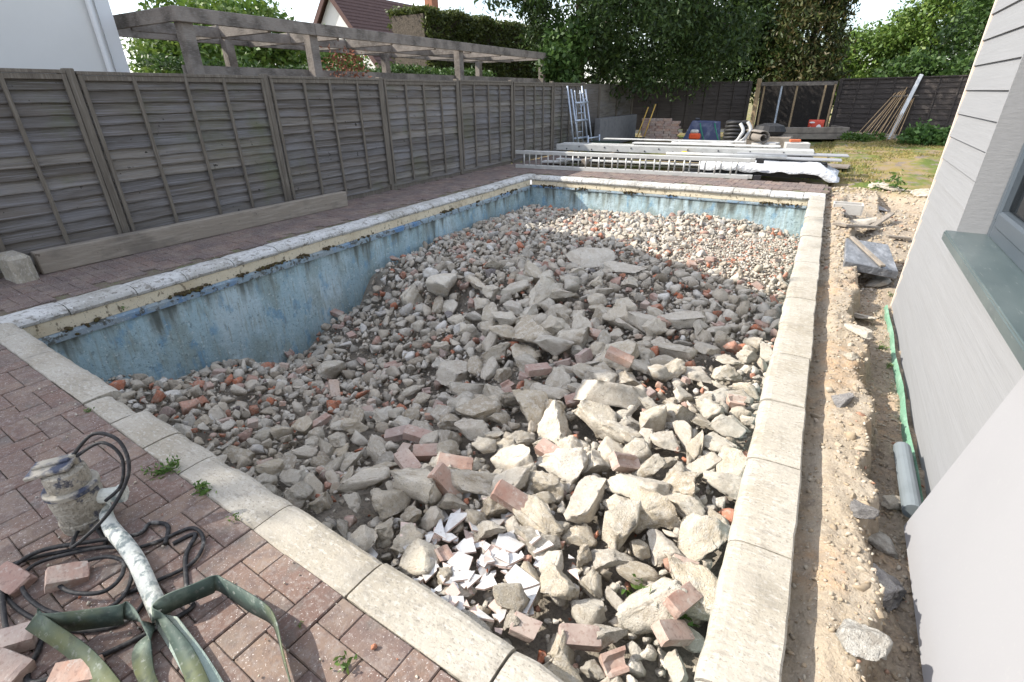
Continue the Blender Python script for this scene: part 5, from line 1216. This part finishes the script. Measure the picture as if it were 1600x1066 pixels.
for k, (px, py, r, lab) in enumerate(((1375, 545, .05, 'green weeds in the trench by the green membrane'), (1385, 575, .04, 'pale weeds further along the trench'), (1398, 465, .06, 'dark green weed at the corner of the house'), (1385, 298, .28, 'bright grass tuft in the dug pit'))):
    p = gp(px, py); x = min(p[0], .70) if p[1] < 5 else p[0]; plant('weed', x, p[1], r, r*1.2, 70, r*.35, m_weed, lab, 80+k, cat='weed', z=gz(x, p[1]), aspect=.35)
plant('weed', XLi-.01, G(222, 470)[1], .02, .05, 12, .03, m_weed, 'small fern sprig growing from the left pool coping', 95, cat='weed', z=-.15)
# thin turf
r = np.random.default_rng(3); n = 26000
gxs = r.uniform(-.2, 5.5, n); gys = r.uniform(10.9, 20.5, n)
keep = np.array([noise.noise(Vector((float(a)*.9, float(b)*.9, 3)))+.35*noise.noise(Vector((float(a)*3, float(b)*3, 1))) > -.02 for a, b in zip(gxs, gys)])
gxs, gys = gxs[keep], gys[keep]; n = len(gxs)
zz = np.array([ground_z(a, b) for a, b in zip(gxs, gys)]); h = r.uniform(.02, .06, n); an = r.uniform(0, 6.28, n); w = .012
v = np.empty((n, 3, 3)); v[:, 0] = np.stack([gxs-w*np.cos(an), gys-w*np.sin(an), zz], 1); v[:, 1] = np.stack([gxs+w*np.cos(an), gys+w*np.sin(an), zz], 1); v[:, 2] = np.stack([gxs+r.normal(0, .02, n), gys+r.normal(0, .02, n), zz+h], 1)
tg = link('turf', mesh_from('turf', v.reshape(-1, 3), np.arange(n*3).reshape(n, 3), m_grass)); tag(tg, 'thin patchy turf between the stack and the back fence', 'grass', kind='stuff')

# ------------------------------------------------------------------ pump, cable, hoses, bricks on the near paving
P0 = G(120, 800); P0 = np.array([-2.06, .40, 0])
pump = thing('drainage_pump', P0, 'silt caked submersible drainage pump standing on the paving', 'pump', rz=.5); pump.scale = (.78, .78, .8)
MB().lathe([(.075, 0), (.098, .004), (.10, .03), (.10, .05), (.094, .056), (.096, .10), (.099, .155), (.096, .19), (.09, .205)], 28).build('body', m_pump, pump, smooth=False)
MB().lathe([(.098, .195), (.105, .20), (.105, .218), (.098, .224)], 28).build('clamp_ring', m_pumpd, pump)
MB().lathe([(.082, .22), (.082, .275), (.078, .30), (.05, .312)], 24).build('motor_cap', m_pump, pump)
MB().box((-.03, -.01, .326), (.175, .115, .018), Euler((.06, -.12, .3)).to_matrix()).box((-.03, -.01, .338), (.15, .02, .02), Euler((.06, -.12, .3)).to_matrix()).build('carry_handle', m_pumpd, pump, bevel=.004)
MB().tube([(.08, .02, .13), (.13, .03, .13), (.165, .04, .13)], .034, 14).tube([(.165, .04, .13), (.185, .045, .13)], .042, 14).build('outlet', m_hose, pump)
MB().lathe([(.02, 0), (.02, .03), (.013, .05)], 12, c=(.03, .04, .305)).build('cable_gland', m_pumpd, pump)
def P(px, py, z=0.008): q = G(px, py, z); return (q[0], q[1], z)
def loop(name, pts, rad, mt, lab, cat, seg=8):
    o = MB().tube(spline(pts, seg), rad, 8).build(name, mt, None, smooth=True); tag(o, lab, cat); return o
top = (P0[0]+.006, P0[1]+.036, .275)
cab = [top, (P0[0]+.035, P0[1]+.11, .335), (P0[0]+.105, P0[1]+.15, .30), (P0[0]+.17, P0[1]+.12, .21), (P0[0]+.18, P0[1]+.02, .11), (P0[0]+.16, P0[1]-.1, .05), P(135, 815), P(165, 850), P(120, 858), P(50, 872), P(8, 890), P(5, 925), P(40, 960), P(110, 985), P(190, 975), P(230, 930), P(225, 880), P(180, 855, .02), P(110, 865, .02), P(50, 885, .02), P(35, 920, .02), P(75, 955, .02),
       P(140, 960, .02), P(190, 935, .02), P(205, 890, .02), P(170, 870, .03), P(110, 885, .03), P(88, 905, .03), P(110, 925, .03), P(160, 925, .03), P(190, 900, .03), P(200, 865, .02), P(250, 845, .01), P(300, 825, .01), P(318, 845, .01), P(300, 880), P(240, 910), P(190, 930)]
loop('power_cable', cab, .0065, m_cable, 'dusty black power cable looped from the pump over the bricks', 'cable')
loop('rope', [(top[0], top[1], .265), (P0[0]+.07, P0[1]+.11, .31), (P0[0]+.13, P0[1]+.13, .255), (P0[0]+.155, P0[1]+.09, .17), (P0[0]+.12, P0[1]+.04, .12)], .006, m_cable, 'second thin dusty cable arching from the pump to its outlet', 'cable')
loop('cable_coil', [P(270, 850), P(305, 835), P(290, 870), P(292, 930), P(285, 960), P(60, 1066), P(62, 1010), P(70, 985, .02), P(20, 1000, .01), P(5, 950, .02), P(10, 900, .02), P(60, 862, .03), P(150, 845, .03), P(215, 835, .02), P(235, 818, .01), P(262, 822), P(258, 850)], .0075, m_cable, 'outer black cable coil lying over the loose bricks', 'cable')
hp_ = [P(160, 768, .10), P(163, 790, .05), P(172, 822, .035), P(195, 850, .035), P(215, 880, .035), P(235, 925, .035), P(252, 962, .03)]
loop('discharge_hose', hp_, [.014+.012*min(1, i/18) for i in range(len(spline(hp_, 8)))], m_hose, 'crusty white discharge hose running from the pump', 'hose')
def ribbon(name, pts, w, mt, lab):                      # lay-flat hose: points carry (pos, tilt of the width vector)
    c = spline([q[0] for q in pts], 8); ups = spline([q[1] for q in pts], 8); vs = []; fs = []
    for a_, u_ in zip(c, ups):
        u_ = u_.normalized(); vs += [a_-u_*w/2, a_+u_*w/2]
    for i in range(len(c)-1): fs.append((2*i, 2*i+2, 2*i+3, 2*i+1))
    zmin = min(q[2] for q in vs)
    o = MB().add(vs, fs).build(name, mt, None, smooth=True); s_ = o.modifiers.new('thickness', 'SOLIDIFY'); s_.thickness = .004; tag(o, lab, 'hose'); return o
U = (0, .12, 1); Ff = (.75, .65, .25)
ribbon('layflat_hose', [(P(330, 1120, .035), (.8, .5, .2)), (P(290, 1020, .03), (.9, .4, .2)), (P(255, 968, .04), (.9, .2, .3)), (P(240, 962, .045), (.1, .2, 1)), (P(260, 945, .06), U), (P(300, 928, .05), (.1, .3, 1)), (P(330, 915, .05), U), (P(338, 912, .047), (.25, .2, 1)), (P(347, 916, .045), U), (P(385, 940, .044), (-.1, .25, 1)), (P(420, 962, .043), U), (P(432, 985, .042), (.12, .1, 1)), (P(440, 1020, .042), U), (P(452, 1066, .042), (-.1, .1, 1)), (P(460, 1110, .042), U)], .066, m_lay, 'dark green lay-flat hose standing on edge in a sharp bend on the sunny pavers')
ribbon('layflat_hose', [(P(200, 1110, .04), (.85, .5, .3)), (P(130, 1025, .05), (.8, .6, .3)), (P(60, 975, .08), (.7, .6, .5)), (P(58, 968, .085), (.1, .3, 1)), (P(80, 975, .07), U), (P(185, 962, .06), U), (P(192, 955, .06), (.5, .4, .8)), (P(235, 985, .03), (.6, -.4, .5)), (P(222, 1010, .03), (.9, .3, .4)), (P(225, 1050, .02), (.9, .3, .1)), (P(250, 1100, .02), (.9, .3, .1))], .072, m_lay, 'olive green lay-flat hose folded over the loose bricks at the lower left')
ribbon('layflat_hose', [(P(255, 960, .03), (.9, .2, .2)), (P(270, 985, .022), (.9, .3, .15)), (P(300, 1030, .016), (.9, .35, .1)), (P(345, 1110, .014), (.9, .4, .05))], .115, m_pale, 'pale silty lay-flat hose continuing from the crusty white hose')
for k, (px, py, kk, rot, lab) in enumerate(((20, 1000, 3, (.05, .1, 1.0), 'pinkish brick at the left edge under the cable coil'), (10, 1045, 3, (.1, .2, .3), 'pale brick at the lower left corner'), (105, 900, 6, (.2, .4, 1.2), 'brown half brick inside the cable loops'), (18, 905, 6, (.3, .3, .2), 'small brick end at the far left of the cable coil'), (118, 1055, 3, (.05, .1, .8), 'brick half hidden by the olive hose at the bottom edge'))):
    p = G(px, py, .03); place_brick(p[0], p[1], kk, lab, rot, .028, z=0, group='bricks under the cable coil').scale = (.5, .68, .68)
# small grit and dry leaves on the pavers
V = []; FF = []; nb = 0
for k in range(260):
    u, v_ = random.uniform(-3.6, 0), random.uniform(-.75, -.01); x, y = loc2w(u, v_); rr = random.uniform(.0015, .006)*(2.0 if random.random() < .08 else 1)
    addrock(random.choice(tiny), x, y, .003+rr*.4, rr, rr, rr*.7)
gt_ = link('paving_grit', mesh_from('paving_grit', np.concatenate(V), np.concatenate(FF), m_conc_s)); tag(gt_, 'grit and crumbs scattered over the near pavers', 'grit', kind='stuff')
